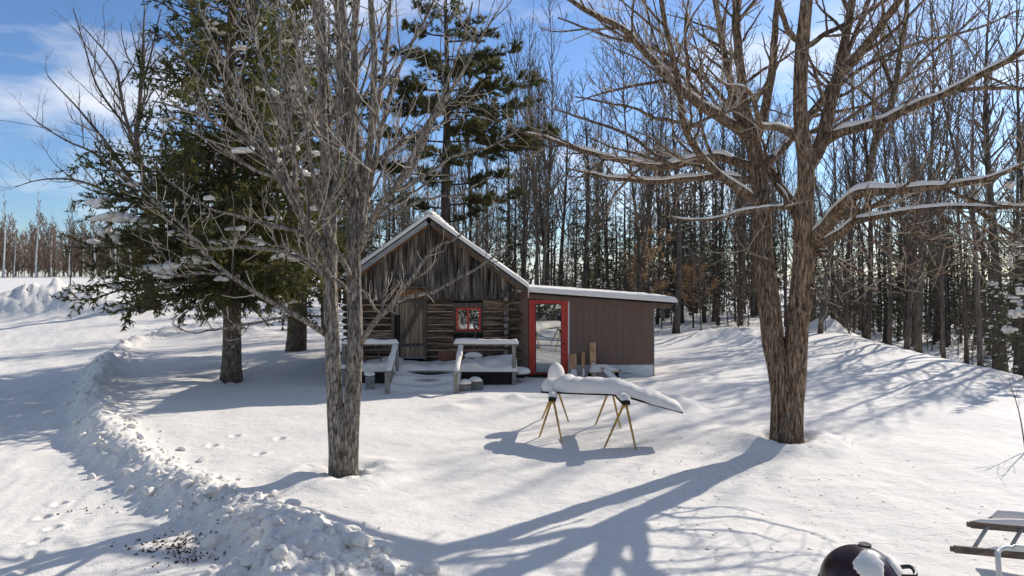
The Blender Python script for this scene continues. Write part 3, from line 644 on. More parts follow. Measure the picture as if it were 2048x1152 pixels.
# roof slab, fascia, rafter tail
xa, xb, ya, yb = .32, (1346 - 1024) / F * 20.2, 20.18, 24.8
V = []
for yy in (ya, yb):
    for xx in (xa, xb): V += [(xx, yy, sroof(xx)), (xx, yy, sroof(xx) + .06)]
rf = MB().add(V, quads=[(0, 2, 3, 1), (4, 5, 7, 6), (0, 4, 6, 2), (1, 3, 7, 5), (2, 6, 7, 3), (0, 1, 5, 4)]).build('roof', M['dark'], shed)
beampart('fascia', M['brown'], rf, (xa + .1, ya + .235, sroof(xa + .1) - .08), (xb - .01, ya + .235, sroof(xb) - .08), .04, .14)
m = MB(); slab(m, (xa - .02, ya - .07, sroof(xa) + .055), (xb - xa + .14, 0, -.072 * (xb - xa + .14)), (0, yb - ya + .1, 0), .17, rs, 60, 30, .13, .10, .5).build('snow_blanket', M['snow'], rf, smooth=True)
# red glazed door
sd_ = boxpart('door', M['red'], shed, (sx(1066), YS - .015, sz(748)), (sx(1131), YS + .02, sz(605)), .004)
# frame
for a, b in (((1058, 749), (1066, 600)), ((1131, 749), (1136, 600)), ((1066, 605), (1131, 600))):
    boxpart('door_frame', M['red'], sd_, (sx(a[0]) + .001, YS - .035, sz(a[1])), (sx(b[0]) - .001, YS + .03, sz(b[1])), .004)
boxpart('white_casing', M['pipe'], sd_, (sx(1136), YS - .030, sz(748)), (sx(1138.6), YS + .02, sz(603)))
boxpart('pane', M['glass'], sd_, (sx(1072), YS - .022, sz(744.5)), (sx(1121.5), YS - .017, sz(608.5)))
for a, b in (((1071, 745.5), (1072.2, 607.5)), ((1121.3, 745.5), (1122.6, 607.5)), ((1072.2, 608.7), (1121.3, 607.5)), ((1072.2, 745.5), (1121.3, 744.3))):
    boxpart('glazing_bead', M['dark'], sd_, (sx(a[0]), YS - .026, sz(a[1])), (sx(b[0]), YS - .016, sz(b[1])))
m = MB(); lump(m, (sx(1127.5), YS - .06, sz(687)), .035, rs, .02, ICO2, 1); m.tubes(np.array([(sx(1127.5), YS - .01, sz(687)), (sx(1127.5), YS - .06, sz(687))]), np.array([.018, .014]), 8); m.build('door_knob', M['black'], sd_, smooth=True)
boxpart('sill', M['dark'], sd_, (sx(1056), YS - .10, -.06), (sx(1140), YS + .02, sz(749.2)))

# ------------------------------------------------------------------ the porch
rp_ = np.random.default_rng(9)
porch = thing('porch', 'snow-covered wooden porch with grey railings and steps at the cabin front', 'porch', (-2.3, 19.0, 0))
DZ = .36
for i in range(12):
    y0 = 18.62 + i * .137
    boxpart('deck_board', M['rail_wood'], porch, (-4.72, y0, DZ - .04), (.12, y0 + .13, DZ), .004)
boxpart('skirt', M['dark'], porch, (-4.70, 18.66, -.3), (-3.15, 18.72, DZ - .045)); boxpart('skirt', M['dark'], porch, (-1.47, 18.66, -.3), (.10, 18.72, DZ - .045))
for i, (y0, z) in enumerate(((18.25, .2), (17.88, .04))):
    boxpart('step', M['rail_wood'], porch, (-3.1, y0, z - .05), (-1.5, y0 + .36, z)); boxpart('riser', M['dark'], porch, (-3.1, y0 + .33, z), (-1.5, y0 + .365, z + .12))
m = MB(); n = 46
xs = np.linspace(-3.2, -1.38, 40); ys = np.linspace(17.2, 19.2, n); A, B = np.meshgrid(xs, ys, indexing='ij')
stp = -.06 + .18 * sm(17.50, 17.85, B) + .17 * sm(18.08, 18.35, B) + .22 * sm(18.5, 18.85, B)
Zs = stp + .06 * fbm(A / .7, B / .5, 3, 6) - .06 * np.exp(-((A + 2.3) / .5) ** 2)
m.grid(np.stack([A, B, Zs], -1)); m.build('step_snow', M['snow'], porch, smooth=True)
for (xa_, xb_, h) in ((-4.76, -3.18, .17), (-3.2, -1.45, .10), (-1.44, .14, .2)):
    m = MB(); slab(m, (xa_, 18.55 if h > .11 else 18.9, DZ - .01), (xb_ - xa_, 0, 0), (0, 1.7 if h > .11 else 1.35, 0), h, rp_, 24, 20, .16, .55, .4); m.build('deck_snow', M['snow'], porch, smooth=True)
def post(x, y, z0, z1, w=.095): boxpart('post', M['rail_wood'], porch, (x - w / 2, y - w / 2, z0), (x + w / 2, y + w / 2, z1), .006)
def at_d(px, Y): return (px - 1024) / F * Y
RZt = 1.07
post(at_d(919, 18.6), 18.64, -.2, RZt); post(at_d(1028, 18.6), 18.6, -.25, RZt, .11)
post(at_d(793, 18.6), 18.66, -.2, RZt); post(at_d(783, 18.3), 18.28, -.2, .88, .10); post(at_d(688, 18.6), 18.6, -.25, RZt)
post(at_d(912, 17.3), 17.3, -.4, .50, .12); post(at_d(775, 17.3), 17.3, -.4, .50, .12)
for (a, b) in ((908, 1037), (684, 797)):
    beampart('rail', M['rail_wood'], porch, (at_d(a, 18.6), 18.6, RZt + .02), (at_d(b, 18.6), 18.6, RZt + .02), .15, .045)
    m = MB(); ridge(m, [(at_d(a, 18.6) - .01, 18.6, RZt + .04), (at_d((a + b) / 2, 18.6), 18.6, RZt + .035), (at_d(b, 18.6) + .01, 18.6, RZt + .04)], .17, .125, rp_, noise=.2, taper=.05); m.build('rail_snow', M['snow'], porch, smooth=True)
for p in (922, 791):
    q = 912 if p > 900 else 775
    a = np.array([at_d(p, 18.55), 18.52, 1.05]); b = np.array([at_d(q, 17.22), 17.22, .49])
    beampart('hand_rail', M['rail_wood'], porch, a, b, .14, .045)
    m = MB(); ridge(m, [a + (0, 0, .02), (a + b) / 2 + (0.01, 0, .03), b + (0, .05, .02)], .15, .075, rp_, noise=.25, taper=.06); m.build('rail_snow', M['snow'], porch, smooth=True)
boxpart('side_step', M['dark'], porch, (.13, 18.9, .12), (.36, 19.4, .2)); m = MB(); lump(m, (.22, 19.1, .27), (.26, .3, .13), rp_, .12); m.build('step_snow', M['snow'], porch, smooth=True)

def block(c, sz_, rz, tilt, label, cap):
    t = thing('concrete_block', label, 'block', c, 'concrete blocks by the porch steps'); t.rotation_euler = (tilt, 0, rz)
    w, d, h = sz_; c = np.array(c)
    m = MB(); m.box(c + (-w / 2, -d / 2, -.12), c + (w / 2, d / 2, h)); m.build('block_body', M['block'], t, bevel=.008)
    m = MB(); m.box(c + (-w * .36, -d / 2 - .002, h * .25), c + (w * .36, -d / 2 + .0, h * .82)); m.build('core_recess', M['block'], t)
    m = MB(); lump(m, c + np.array((0, 0, h + .05)), (w * .56, d * .62, cap * .8), rp_, .16, rot=0); m.build('snow_cap', M['snow'], t, smooth=True)
xb_ = at_d(740, 17.9); block((xb_, 17.9, G(xb_, 17.9) + .06), (.24, .24, .28), .2, radians(8), 'grey concrete block with snow cap left of the porch steps, tilted', .09)
xb_ = at_d(930, 17.6); block((xb_, 17.6, G(xb_, 17.6) + .04), (.30, .2, .12), .12, 0, 'grey concrete block under a thick snow cap right of the steps', .10)
xb_ = at_d(952, 17.8); block((xb_, 17.85, G(xb_, 17.85) + .10), (.34, .22, .10), -.2, 0, 'second snow-capped concrete block, behind the one by the right hand-rail post', .11)
xb_ = at_d(683, 18.4); block((xb_, 18.3, G(xb_, 18.3) + .12), (.3, .3, .32), 0, 0, 'snow-topped concrete block at the outer end of the porch', .1)

# snow shovel
xs_ = at_d(946, 19.75); t = thing('snow_shovel', 'black snow shovel standing blade down on the porch against the logs', 'shovel', (xs_, 19.75, .5))
m = MB(); A, B = np.meshgrid(np.linspace(-1, 1, 9), np.linspace(0, 1, 7), indexing='ij')
V = np.stack([xs_ + A * .25, 19.72 + .10 * A ** 2 * -1 + .12 * B - .1 * B * B, .44 + .30 * B], -1); m.grid(V); m.grid((V + np.array([0, .014, 0]))[::-1]); m.build('blade', M['black'], t, smooth=True)
MB().tubes(np.array([(xs_, 19.8, .6), (xs_ + .03, 20.0, 1.05), (xs_ + .06, 20.17, 1.36)]), np.array([.018, .017, .017]), 7).build('shaft', M['pole'], t, smooth=True)
g = np.array([xs_ + .06, 20.17, 1.36]); MB().tubes(resample([g, g + (-.07, .01, .09), g + (-.06, .01, .15), g + (.06, .01, .15), g + (.07, .01, .09), g], 16), np.full(16, .016), 6).build('grip', M['black'], t, smooth=True)
m = MB(); lump(m, (xs_, 19.66, .64), (.27, .10, .10), rp_, .15, rot=0); m.build('snow_load', M['snow'], t, smooth=True)
# leaning poles
for (a, b, y0, y1, r, lab) in (((722, 628), (772, 744), 20.15, 19.6, .022, 'thin dark pole leaning across the logs beside the plank door'), ((714, 668), (738, 752), 20.15, 19.55, .035, 'reddish peeled pole leaning on the cabin wall behind the railing')):
    p = at(*a, y0); q = at(*b, y1); t = thing('leaning_pole', lab, 'pole', q)
    P = resample([q, (p + q) / 2 + (.01, 0, 0), p], 8); MB().tubes(P, np.linspace(r, r * .75, 8), 7).build('shaft', M['pole'], t, smooth=True)
    m = MB(); lump(m, p, (r * .9, r * .9, r * .5), rp_, .05, ICO2); m.build('cut_tip', M['log_end'], t)
xs_ = cx(875); o = tag(MB().beam((cx(876), YF - .03, cz(714)), (cx(968), YF - .03, cz(714)), .02, .36, up=(0, -.1, 1)).build('plywood_sheet', M['plywood']), 'reddish plywood offcut standing against the logs below the window', 'plywood')

# ------------------------------------------------------------------ leaning boards by the shed
def lean(px, top, bot, w, lab, tilt=0, m_='lumber'):
    p = at(px + tilt, top, YS - .03); q = at(px, bot, YS - .28)
    t = thing('leaning_board', lab, 'board', q, 'lumber offcuts leaning on the shed')
    beampart('plank', M[m_], t, q, p, .035, w, up=(1, 0, 0), bevel=.003)
    m = MB(); k = q * .62 + p * .38; ridge(m, [q + (0, -.06, .0), k + (0, -.045, 0)], w * .85, .05, rp_, noise=.3); m.build('snow_smear', M['snow'], t, smooth=True)
lean(1148, 708, 758, .22, 'wide reddish board offcut leaning on the shed beside the red door', -3)
lean(1167, 704, 757, .10, 'narrow pale board offcut leaning on the shed between two wider boards', -1)
lean(1187, 685, 752, .19, 'tallest orange board offcut leaning on the brown shed wall', -2)
zb_ = HC - (744 - HZ) / F * 20.1
t = thing('lumber_shelf', 'snow-covered plank lying level in front of the white house wrap', 'plank', (at_d(1210, 20.1), 20.1, zb_))
beampart('plank', M['lumber'], t, (at_d(1178, 20.1), 20.1, zb_), (at_d(1241, 20.1), 20.1, zb_ + .03), .30, .035)
beampart('cross_plank', M['lumber'], t, (at_d(1202, 20.0), 19.92, zb_ + .16), (at_d(1216, 20.0), 19.9, zb_ - .05), .035, .07)
m = MB(); ridge(m, [(at_d(1178, 20.1), 20.1, zb_ + .015), (at_d(1200, 20.1), 20.1, zb_ + .015), (at_d(1240, 20.1), 20.1, zb_ + .02)], [.3, .3, .2], [.16, .22, .04], rp_, noise=.2); m.build('snow_load', M['snow'], t, smooth=True)
m = MB(); ridge(m, [(at_d(1208, 20.0), 19.95, zb_ + .10), (at_d(1222, 20), 19.8, zb_ - .12), (at_d(1240, 20), 19.6, zb_ - .42)], [.26, .22, .5], [.10, .12, .18], rp_, noise=.2); m.build('snow_slide', M['snow'], t, smooth=True)
for i, dx in enumerate((-.45, .35)): boxpart('support', M['dark'], t, (at_d(1210, 20.1) + dx - .05, 20.05, -.3), (at_d(1210, 20.1) + dx + .05, 20.2, zb_ - .018))

# ------------------------------------------------------------------ saw-horses with a snowy plank
rh = np.random.default_rng(3)
def sawhorse(apn, apf, feet, label):
    """apn/apf: near and far end of the crossbar; feet: four foot points (near pair, far pair)"""
    mid = (apn + apf) / 2; t = thing('sawhorse', label, 'sawhorse', (mid[0], mid[1], G(mid[0], mid[1])), 'yellow sawhorses in the yard')
    d = apf - apn; d /= np.linalg.norm(d)
    beampart('crossbar', M['dark'], t, apn - d * .13, apf + d * .13, .14, .075, bevel=.004)
    for i, f in enumerate(feet):
        a = (apn if i < 2 else apf) + np.array([(-.02, .02)[i % 2], 0, -.05]); f = np.array(f); f = f + (f - a) * .06
        MB().tubes(np.stack([a, (a + f) / 2, f]), np.array([.022, .02, .015]), 6).build('leg', M['yellow'], t)
    for a in (apn, apf):
        boxpart('bracket', M['yellow'], t, a + (-.05, -.03, -.10), a + (.05, .03, -.036), .006)
    m = MB(); ridge(m, [apn - d * .13 + (0, 0, .035), mid + (0, 0, .035), apf + d * .13 + (0, 0, .035)], .17, .09, rh, noise=.2, taper=.05); m.build('bar_snow', M['snow'], t, smooth=True)
    return t
def foot(px, py):
    return hit(px, py, lambda x, y: gz(x, y))
fL = [foot(1079, 874), foot(1124, 885), foot(1084, 838), foot(1137, 844)]
fR = [foot(1209, 895), foot(1272, 900), foot(1191, 850), foot(1241, 857)]
nL = (fL[0] + fL[1]) / 2; kL = (fL[2] + fL[3]) / 2; nR = (fR[0] + fR[1]) / 2; kR = (fR[2] + fR[3]) / 2
def apex(px, py, Y): return at(px, py, Y)
aLn = apex(1105, 796, nL[1] + .1); aLf = np.array([at_d(1112, kL[1] - .1), kL[1] - .1, aLn[2]])
aRn = apex(1250, 803, nR[1] + .1); aRf = np.array([at_d(1221, kR[1] - .1), kR[1] - .1, aRn[2]])
sawhorse(aLn, aLf, fL, 'yellow-legged sawhorse with a tall snow knob on its bar')
sawhorse(aRn, aRf, fR, 'yellow-legged sawhorse under the drooping end of the snowy plank')
pb = thing('snowy_plank', 'long dark plank under thick snow laid across two yellow sawhorses', 'plank', (aLn[0], aLn[1], aLn[2]))
yl, yr = (aLn[1] + aLf[1]) / 2 - .25, (aRn[1] + aRf[1]) / 2 - .3
p0 = at(1092, 781, yl); p0[2] = aLn[2] + .055; pm = np.array([aRn[0] - .02, yr, aRn[2] + .055]); p1 = at(1362, 821, yr - .1)
for a, b in ((p0, pm), (pm, p1)):
    beampart('board', M['dark'], pb, a, b, .44, .03)
m = MB(); ridge(m, [p0 + (-.08, 0, .01), p0 + (.25, 0, .015), (p0 + pm) / 2 + (0, 0, .015), pm + (0, 0, .015), (pm + p1) / 2 + (0, 0, .01), p1 + (.02, 0, .005)], .54, [.22, .26, .24, .22, .23, .2, .14], rh, n=90, noise=.2, taper=.16, K=15); m.build('snow_load', M['snow'], pb, smooth=True)
m = MB(); lump(m, aLf + np.array((0, .05, .20)), (.17, .26, .26), rh, .06, rot=0); m.build('snow_knob', M['snow'], pb, smooth=True)

# ------------------------------------------------------------------ kettle grill and ladder in the foreground
rg = np.random.default_rng(12)
gy = 5.1; gxc = at_d(1722, gy); gr = .285; gzt = HC - (1094 - HZ) / F * gy; gzc = gzt - .27
g0 = G(gxc, gy)
grill = thing('kettle_grill', 'round dark maroon kettle grill with snow patches on its lid', 'grill', (gxc, gy, g0))
th = np.linspace(0, 2 * pi, 48, endpoint=False)
def lathe(prof, c):
    V = np.array([[(c[0] + r * cos(a), c[1] + r * sin(a), c[2] + z) for a in list(th) + [0.0]] for r, z in prof]); return MB().grid(V)
q = np.linspace(0, pi / 2, 14)
ld = lathe([(gr * cos(a), .27 * sin(a)) for a in q[:-1]] + [(.004, .27)], (gxc, gy, gzc)).build('lid', M['enamel'], grill, smooth=True)
lathe([(gr * .99 * cos(a), -.25 * sin(a)) for a in q[:-1]] + [(.004, -.25)], (gxc, gy, gzc - .012)).build('bowl', M['enamel'], grill, smooth=True)
lathe([(gr + .006, -.014), (gr + .012, -.004), (gr + .006, .006), (gr - .01, .006)], (gxc, gy, gzc)).build('rim', M['black'], grill, smooth=True)
# handle on the side of the lid
hx = np.array([gxc, gy, gzc]); e = np.array([cos(-.35), sin(-.35), 0]); r_ = np.array([-e[1], e[0], 0])
MB().tubes(resample([hx + e * .25 + r_ * -.08 + (0, 0, .12), hx + e * .34 + r_ * -.08 + (0, 0, .14), hx + e * .34 + r_ * .08 + (0, 0, .14), hx + e * .25 + r_ * .08 + (0, 0, .12)], 14), np.full(14, .016), 7).build('lid_handle', M['black'], ld, smooth=True)
MB().tubes(np.array([(gxc + .05, gy + .04, gzc + .262), (gxc + .05, gy + .04, gzc + .278)]), np.array([.045, .045]), 14).build('vent_cap', M['black'], ld)
for k in range(3):
    a = pi / 2 + k * 2 * pi / 3; p = np.array([gxc + .16 * cos(a), gy + .16 * sin(a), gzc - .2]); b = np.array([gxc + .34 * cos(a), gy + .34 * sin(a), g0 - .06])
    MB().tubes(np.stack([p, (p + b) / 2, b]), np.array([.014] * 3), 8).build('leg', M['black'], grill, smooth=True)
def cap_patch(azc, elc, da, de, th_, name='snow_patch'):
    n, k = 26, 18; A, B = np.meshgrid(np.linspace(-1, 1, n), np.linspace(-1, 1, k), indexing='ij'); ph = rg.uniform(0, 50)
    ang = np.arctan2(B, A); rr = np.maximum(np.abs(A), np.abs(B)); u = rr * np.cos(ang); v = rr * np.sin(ang)
    wob = 1 + .22 * 2 * fbm(np.cos(ang) * 1.6 + ph, np.sin(ang) * 1.6, 3, 3)
    az = azc + u * da * wob; el = elc + v * de * wob
    hgt = th_ * np.sqrt(np.clip(1 - rr ** 4, 0, 1)) - .004 * (rr > .97)
    R = gr + hgt; Rz = .27 + hgt
    V = np.stack([gxc + R * np.cos(el) * np.cos(az), gy + R * np.cos(el) * np.sin(az), gzc + Rz * np.sin(el)], -1)
    return MB().grid(V).build(name, M['snow'], ld, smooth=True)
cap_patch(radians(-100), radians(52), .62, .42, .03); cap_patch(radians(-22), radians(38), .36, .33, .025)

lad = thing('ladder', 'old brown-railed ladder lying flat with pale rungs and snow on its rails', 'ladder', (4.6, 6.6, G(4.6, 6.6)))
LZ = .20
A0 = at(1908, 1098, (HC - LZ) * F / (1098 - HZ)); dirr = np.array([1, -.28, 0.0]); dirr /= np.linalg.norm(dirr)
B0 = at(1941, 1049, 7.15); C0 = at(1978, 1036, 7.45); RL = np.linalg.norm(B0 - A0); per = (B0 - A0) / RL
for i, (o, l) in enumerate(((A0, 2.6), (B0, 2.6))):
    beampart('side_rail', M['ladder'], lad, o + (0, 0, .0), o + dirr * l, .04, .07, bevel=.005)
    beampart('rail_tip', M['ladder'], lad, o - dirr * .035, o + dirr * .0, .03, .05, bevel=.004)
for k in range(8):
    o = A0 + dirr * (.16 + .30 * k); e = o + per * RL
    MB().tubes(np.stack([o - per * .01, (o + e) / 2, e + per * .01]), np.full(3, .019), 8).build('rung', M['rung'], lad, smooth=True)
m = MB(); ridge(m, [A0 + dirr * .3 + (0, 0, .04), A0 + dirr * 1.2 + (0, 0, .04), A0 + dirr * 2.5 + (0, 0, .04)], .05, .02, rg, noise=.5); m.build('rail_snow', M['snow'], lad, smooth=True)
m = MB(); ridge(m, [B0 + dirr * .03 + (0, 0, .04), B0 + dirr * .6 + (0, 0, .04), B0 + dirr * 2.5 + (0, 0, .04)], .075, .05, rg, noise=.35); m.build('rail_snow', M['snow'], lad, smooth=True)
bd = thing('snowy_batten', 'thin batten buried under a bolster of snow behind the ladder', 'batten', C0)
beampart('batten_wood', M['ladder'], bd, C0 + (0, 0, -.01), C0 + dirr * 2.4 + (0, 0, -.01), .06, .02)
m = MB(); ridge(m, [C0 + (0.02, 0, 0), C0 + dirr * 1.2, C0 + dirr * 2.38], .10, .10, rg, noise=.15); m.build('batten_snow', M['snow'], bd, smooth=True)
for k in (1.0, 2.2): 
    c_ = C0 + dirr * k; boxpart('prop', M['ladder'], bd, (c_[0] - .03, c_[1] - .03, G(c_[0], c_[1]) - .1), (c_[0] + .03, c_[1] + .03, c_[2] - .02))
for k in (1.15, 2.3):
    for o in (A0, B0):
        c_ = o + dirr * k; boxpart('prop', M['ladder'], lad, (c_[0] - .04, c_[1] - .04, G(c_[0], c_[1]) - .1), (c_[0] + .04, c_[1] + .04, c_[2] - .03))
# bent white pipe over the near rail
q0 = at(2003, 1132, 6.25); q0[2] = G(q0[0], q0[1]) + .02
pp = thing('bent_pipe', 'bent white pipe with a rusty tip hooked over the near ladder rail', 'pipe', q0)
K = A0 + dirr * .5
pts = [q0, at(1996, 1118, 6.35), at(1996, 1104, 6.42), at(2006, 1096, 6.47), at(2030, 1094, 6.5), at(2090, 1096, 6.5)]
MB().tubes(resample(pts, 22), np.full(22, .024), 9).build('tube', M['pipe'], pp, smooth=True)
MB().tubes(np.stack([q0 - (q0 * 0 + np.array([-.003, .0, .02])), q0 + (np.array(pts[1]) - q0) * .3]), np.array([.027, .027]), 9).build('rusty_tip', M['rust'], pp, smooth=True)
# ------------------------------------------------------------------ branching
def spawn(P, R, rng, idx, t0, t1, ang, lenf, radf, up=0.1, wig=0.12, N=5, rmin=.003, shrink=.55, lmin=.1, taper=.35, lmax=9.0):
    """children of the branches P[idx]; returns their centre lines and radii"""
    if len(idx) == 0: return np.zeros((0, N, 3)), np.zeros((0, N))
    M_, Np, _ = P.shape; Ls = np.linalg.norm(np.diff(P, axis=1), axis=2).sum(1)
    t = rng.uniform(t0, t1, len(idx)); f = t * (Np - 1); i0 = np.minimum(f.astype(int), Np - 2); fr = (f - i0)[:, None]
    A = P[idx, i0]; B = P[idx, i0 + 1]; pos = A + (B - A) * fr; T = B - A; T /= np.linalg.norm(T, axis=1, keepdims=True) + 1e-9
    r0 = R[idx, i0] * (1 - fr[:, 0]) + R[idx, i0 + 1] * fr[:, 0]
    q = rng.normal(size=(len(idx), 3)); q -= (q * T).sum(1, keepdims=True) * T; q /= np.linalg.norm(q, axis=1, keepdims=True) + 1e-9
    q[:, 2] += 0.25; a = radians(ang) * rng.uniform(.65, 1.3, len(idx))[:, None]
    D = np.cos(a) * T + np.sin(a) * q
    Ln = np.clip(Ls[idx] * lenf * (1 - shrink * t) * rng.uniform(.55, 1.25, len(idx)), lmin, lmax); st = (Ln / (N - 1))[:, None]
    out = [pos]; cur = pos
    for k in range(N - 1):
        D = D + rng.normal(size=D.shape) * wig + np.array([0, 0, up]); D /= np.linalg.norm(D, axis=1, keepdims=True)
        cur = cur + D * st; out.append(cur)
    P2 = np.stack(out, 1); ra = np.clip(np.minimum(r0 * radf, Ln * .028 + .002), rmin, None); R2 = ra[:, None] * np.linspace(1, taper, N)[None]
    return P2, np.maximum(R2, rmin * .7)
def rep(P, dens, rng, lo=1, hi=60):
    Ls = np.linalg.norm(np.diff(P, axis=1), axis=2).sum(1); n = np.clip((Ls * dens + rng.uniform(0, 1, len(Ls))).astype(int), lo, hi); return np.repeat(np.arange(len(P)), n)

def sticks(mb, P, R, sides):
    return mb.tubes(P, R, sides, cap=False)

# ------------------------------------------------------------------ the two maples: limbs follow the photograph
def traced(rows, Yb, pull=1.0, n=18):
    """rows: (px, py, width_px, depth offset in metres) -> centre line and radii in metres"""
    pts = []
    for (px, py, w, dy) in rows:
        Y = Yb + dy; p = at(px, py, Y); pts.append([*p, max(w, 1.2) / F * Y / 2])
    q = resample(np.array(pts), n); q[:, 3] = np.maximum(q[:, 3], .004)
    return q[:, :3], q[:, 3]

def big_tree(name, label, loc, rows, bark, twig, rng, dens, snow_idx, trunk_idx, extra_rows=(), twig_r=.0045, droop_rows=(), up=.10):
    t = thing(name, label, 'tree', loc)
    Yb = loc[1]; lines = []
    for i, r in enumerate(rows):
        P, R = traced(r, Yb)
        if i not in trunk_idx:
            R = R * (1 + .05 * np.sin(np.linspace(0, 9, len(R)) + i))
            P = P + np.concatenate([[[0, 0, 0]], np.cumsum(rng.normal(size=(len(P) - 1, 3)) * .012, axis=0)])
        lines.append((P, R))
    for i, (P, R) in enumerate(lines):
        nm = 'trunk' if i in trunk_idx else 'limb'
        Rb = R.copy()
        m = MB()
        PP = resample(np.concatenate([P, R[:, None]], 1), 44 if nm == 'trunk' else 26)
        s = 22 if nm == 'trunk' else (12 if R[0] > .06 else 8)
        V0 = m.n; m.tubes(PP[:, :3], PP[:, 3], s, cap=True)
        if nm == 'trunk':                                  # bark ridges: push the ring vertices in and out
            v = m.v[-1]; a = np.arange(len(v)) % s; c = np.repeat(PP[:, :3], s, 0); zz = c[:, 2]
            k = 1 + .07 * np.sin(a * 2.4 + zz * 1.3 + i) + .06 * (2 * fbm(a * .9 + i * 7, zz / .35, 3, 13 + i))
            m.v[-1] = c + (v - c) * k[:, None]
        m.build(nm, bark, t, smooth=True)
        if i in snow_idx:
            w = 2 * R * snow_idx[i] * .9
            sl = np.abs(np.gradient(P[:, 2])) / (np.linalg.norm(np.gradient(P, axis=0), axis=1) + 1e-9)
            h = np.clip(R * 1.15 * snow_idx[i], .025, .13) * np.clip(1.25 - sl, .15, 1)
            m = MB(); ridge(m, P[1:-1] + np.stack([0 * R, 0 * R, R * .62], 1)[1:-1], w[1:-1], h[1:-1], rng, n=50, noise=.35, taper=.25)
            m.build('limb_snow', M['snow'], t, smooth=True)
    # free branching from the limbs
    mains = [(P, R) for i, (P, R) in enumerate(lines) if i not in trunk_idx]
    P0 = np.stack([p for p, r in mains]); R0 = np.stack([r for p, r in mains])
    P1, R1 = spawn(P0, R0, rng, rep(P0, dens[0], rng, 3, 30), .12, 1.0, 50, .42, .50, up, .11, 8, twig_r * 1.7, .45, .5, .3, 3.0)
    if len(droop_rows):
        E = [traced(r, Yb, n=8) for r in droop_rows]; P1 = np.concatenate([P1, np.stack([e[0] for e in E])]); R1 = np.concatenate([R1, np.stack([e[1] for e in E])])
    P2, R2 = spawn(P1, R1, rng, rep(P1, dens[1], rng, 2, 24), .12, 1.0, 48, .52, .55, up, .13, 6, twig_r, .5, .18, .45, 1.6)
    P3, R3 = spawn(P2, R2, rng, rep(P2, dens[2], rng, 1, 10), .2, 1.0, 48, .5, .7, up, .2, 4, twig_r * .72, .4, .1, .6, .55)
    P4, R4 = spawn(P0, R0, rng, rep(P0, dens[2] * .6, rng, 2, 20), .3, 1.0, 60, .12, .3, up, .18, 4, twig_r, .3, .12, .6, .6)
    m = MB(); sticks(m, P1, R1, 6); w_ = m.build('branches', bark, t, smooth=True); w_['kind'] = 'stuff'
    m = MB(); sticks(m, P2, R2, 4); sticks(m, P3, R3, 3); sticks(m, P4, R4, 3); tw = m.build('twigs', twig, t); tw['kind'] = 'stuff'
    return t

# right maple
yR = TREE_R[1]
TR = [
 [(1573, 905, 58, 0), (1573, 884, 54, 0), (1574, 830, 48, 0), (1576, 785, 46, 0), (1577, 760, 30, 0), (1577, 742, 6, 0)],
 [(1562, 905, 46, 0), (1563, 850, 42, 0), (1566, 790, 46, 0), (1556, 730, 44, 0.03), (1544, 670, 41, 0.08), (1538, 600, 42, 0.15), (1527, 520, 37, 0.25), (1524, 440, 35, 0.35), (1522, 380, 33, 0.45), (1515, 330, 31, 0.55), (1505, 275, 28, 0.65)],
 [(1585, 905, 46, 0), (1583, 850, 42, 0), (1583, 790, 46, 0), (1590, 720, 43, -0.03), (1594, 660, 42, -0.05), (1602, 590, 42, -0.1), (1607, 535, 41, -0.12), (1605, 480, 37, -0.15), (1610, 400, 34, -0.2), (1612, 330, 31, -0.25), (1602, 260, 28, -0.3), (1600, 180, 26, -0.35), (1605, 90, 25, -0.4), (1614, -10, 22, -0.5), (1622, -120, 16, -0.6), (1625, -230, 9, -0.7)],
]
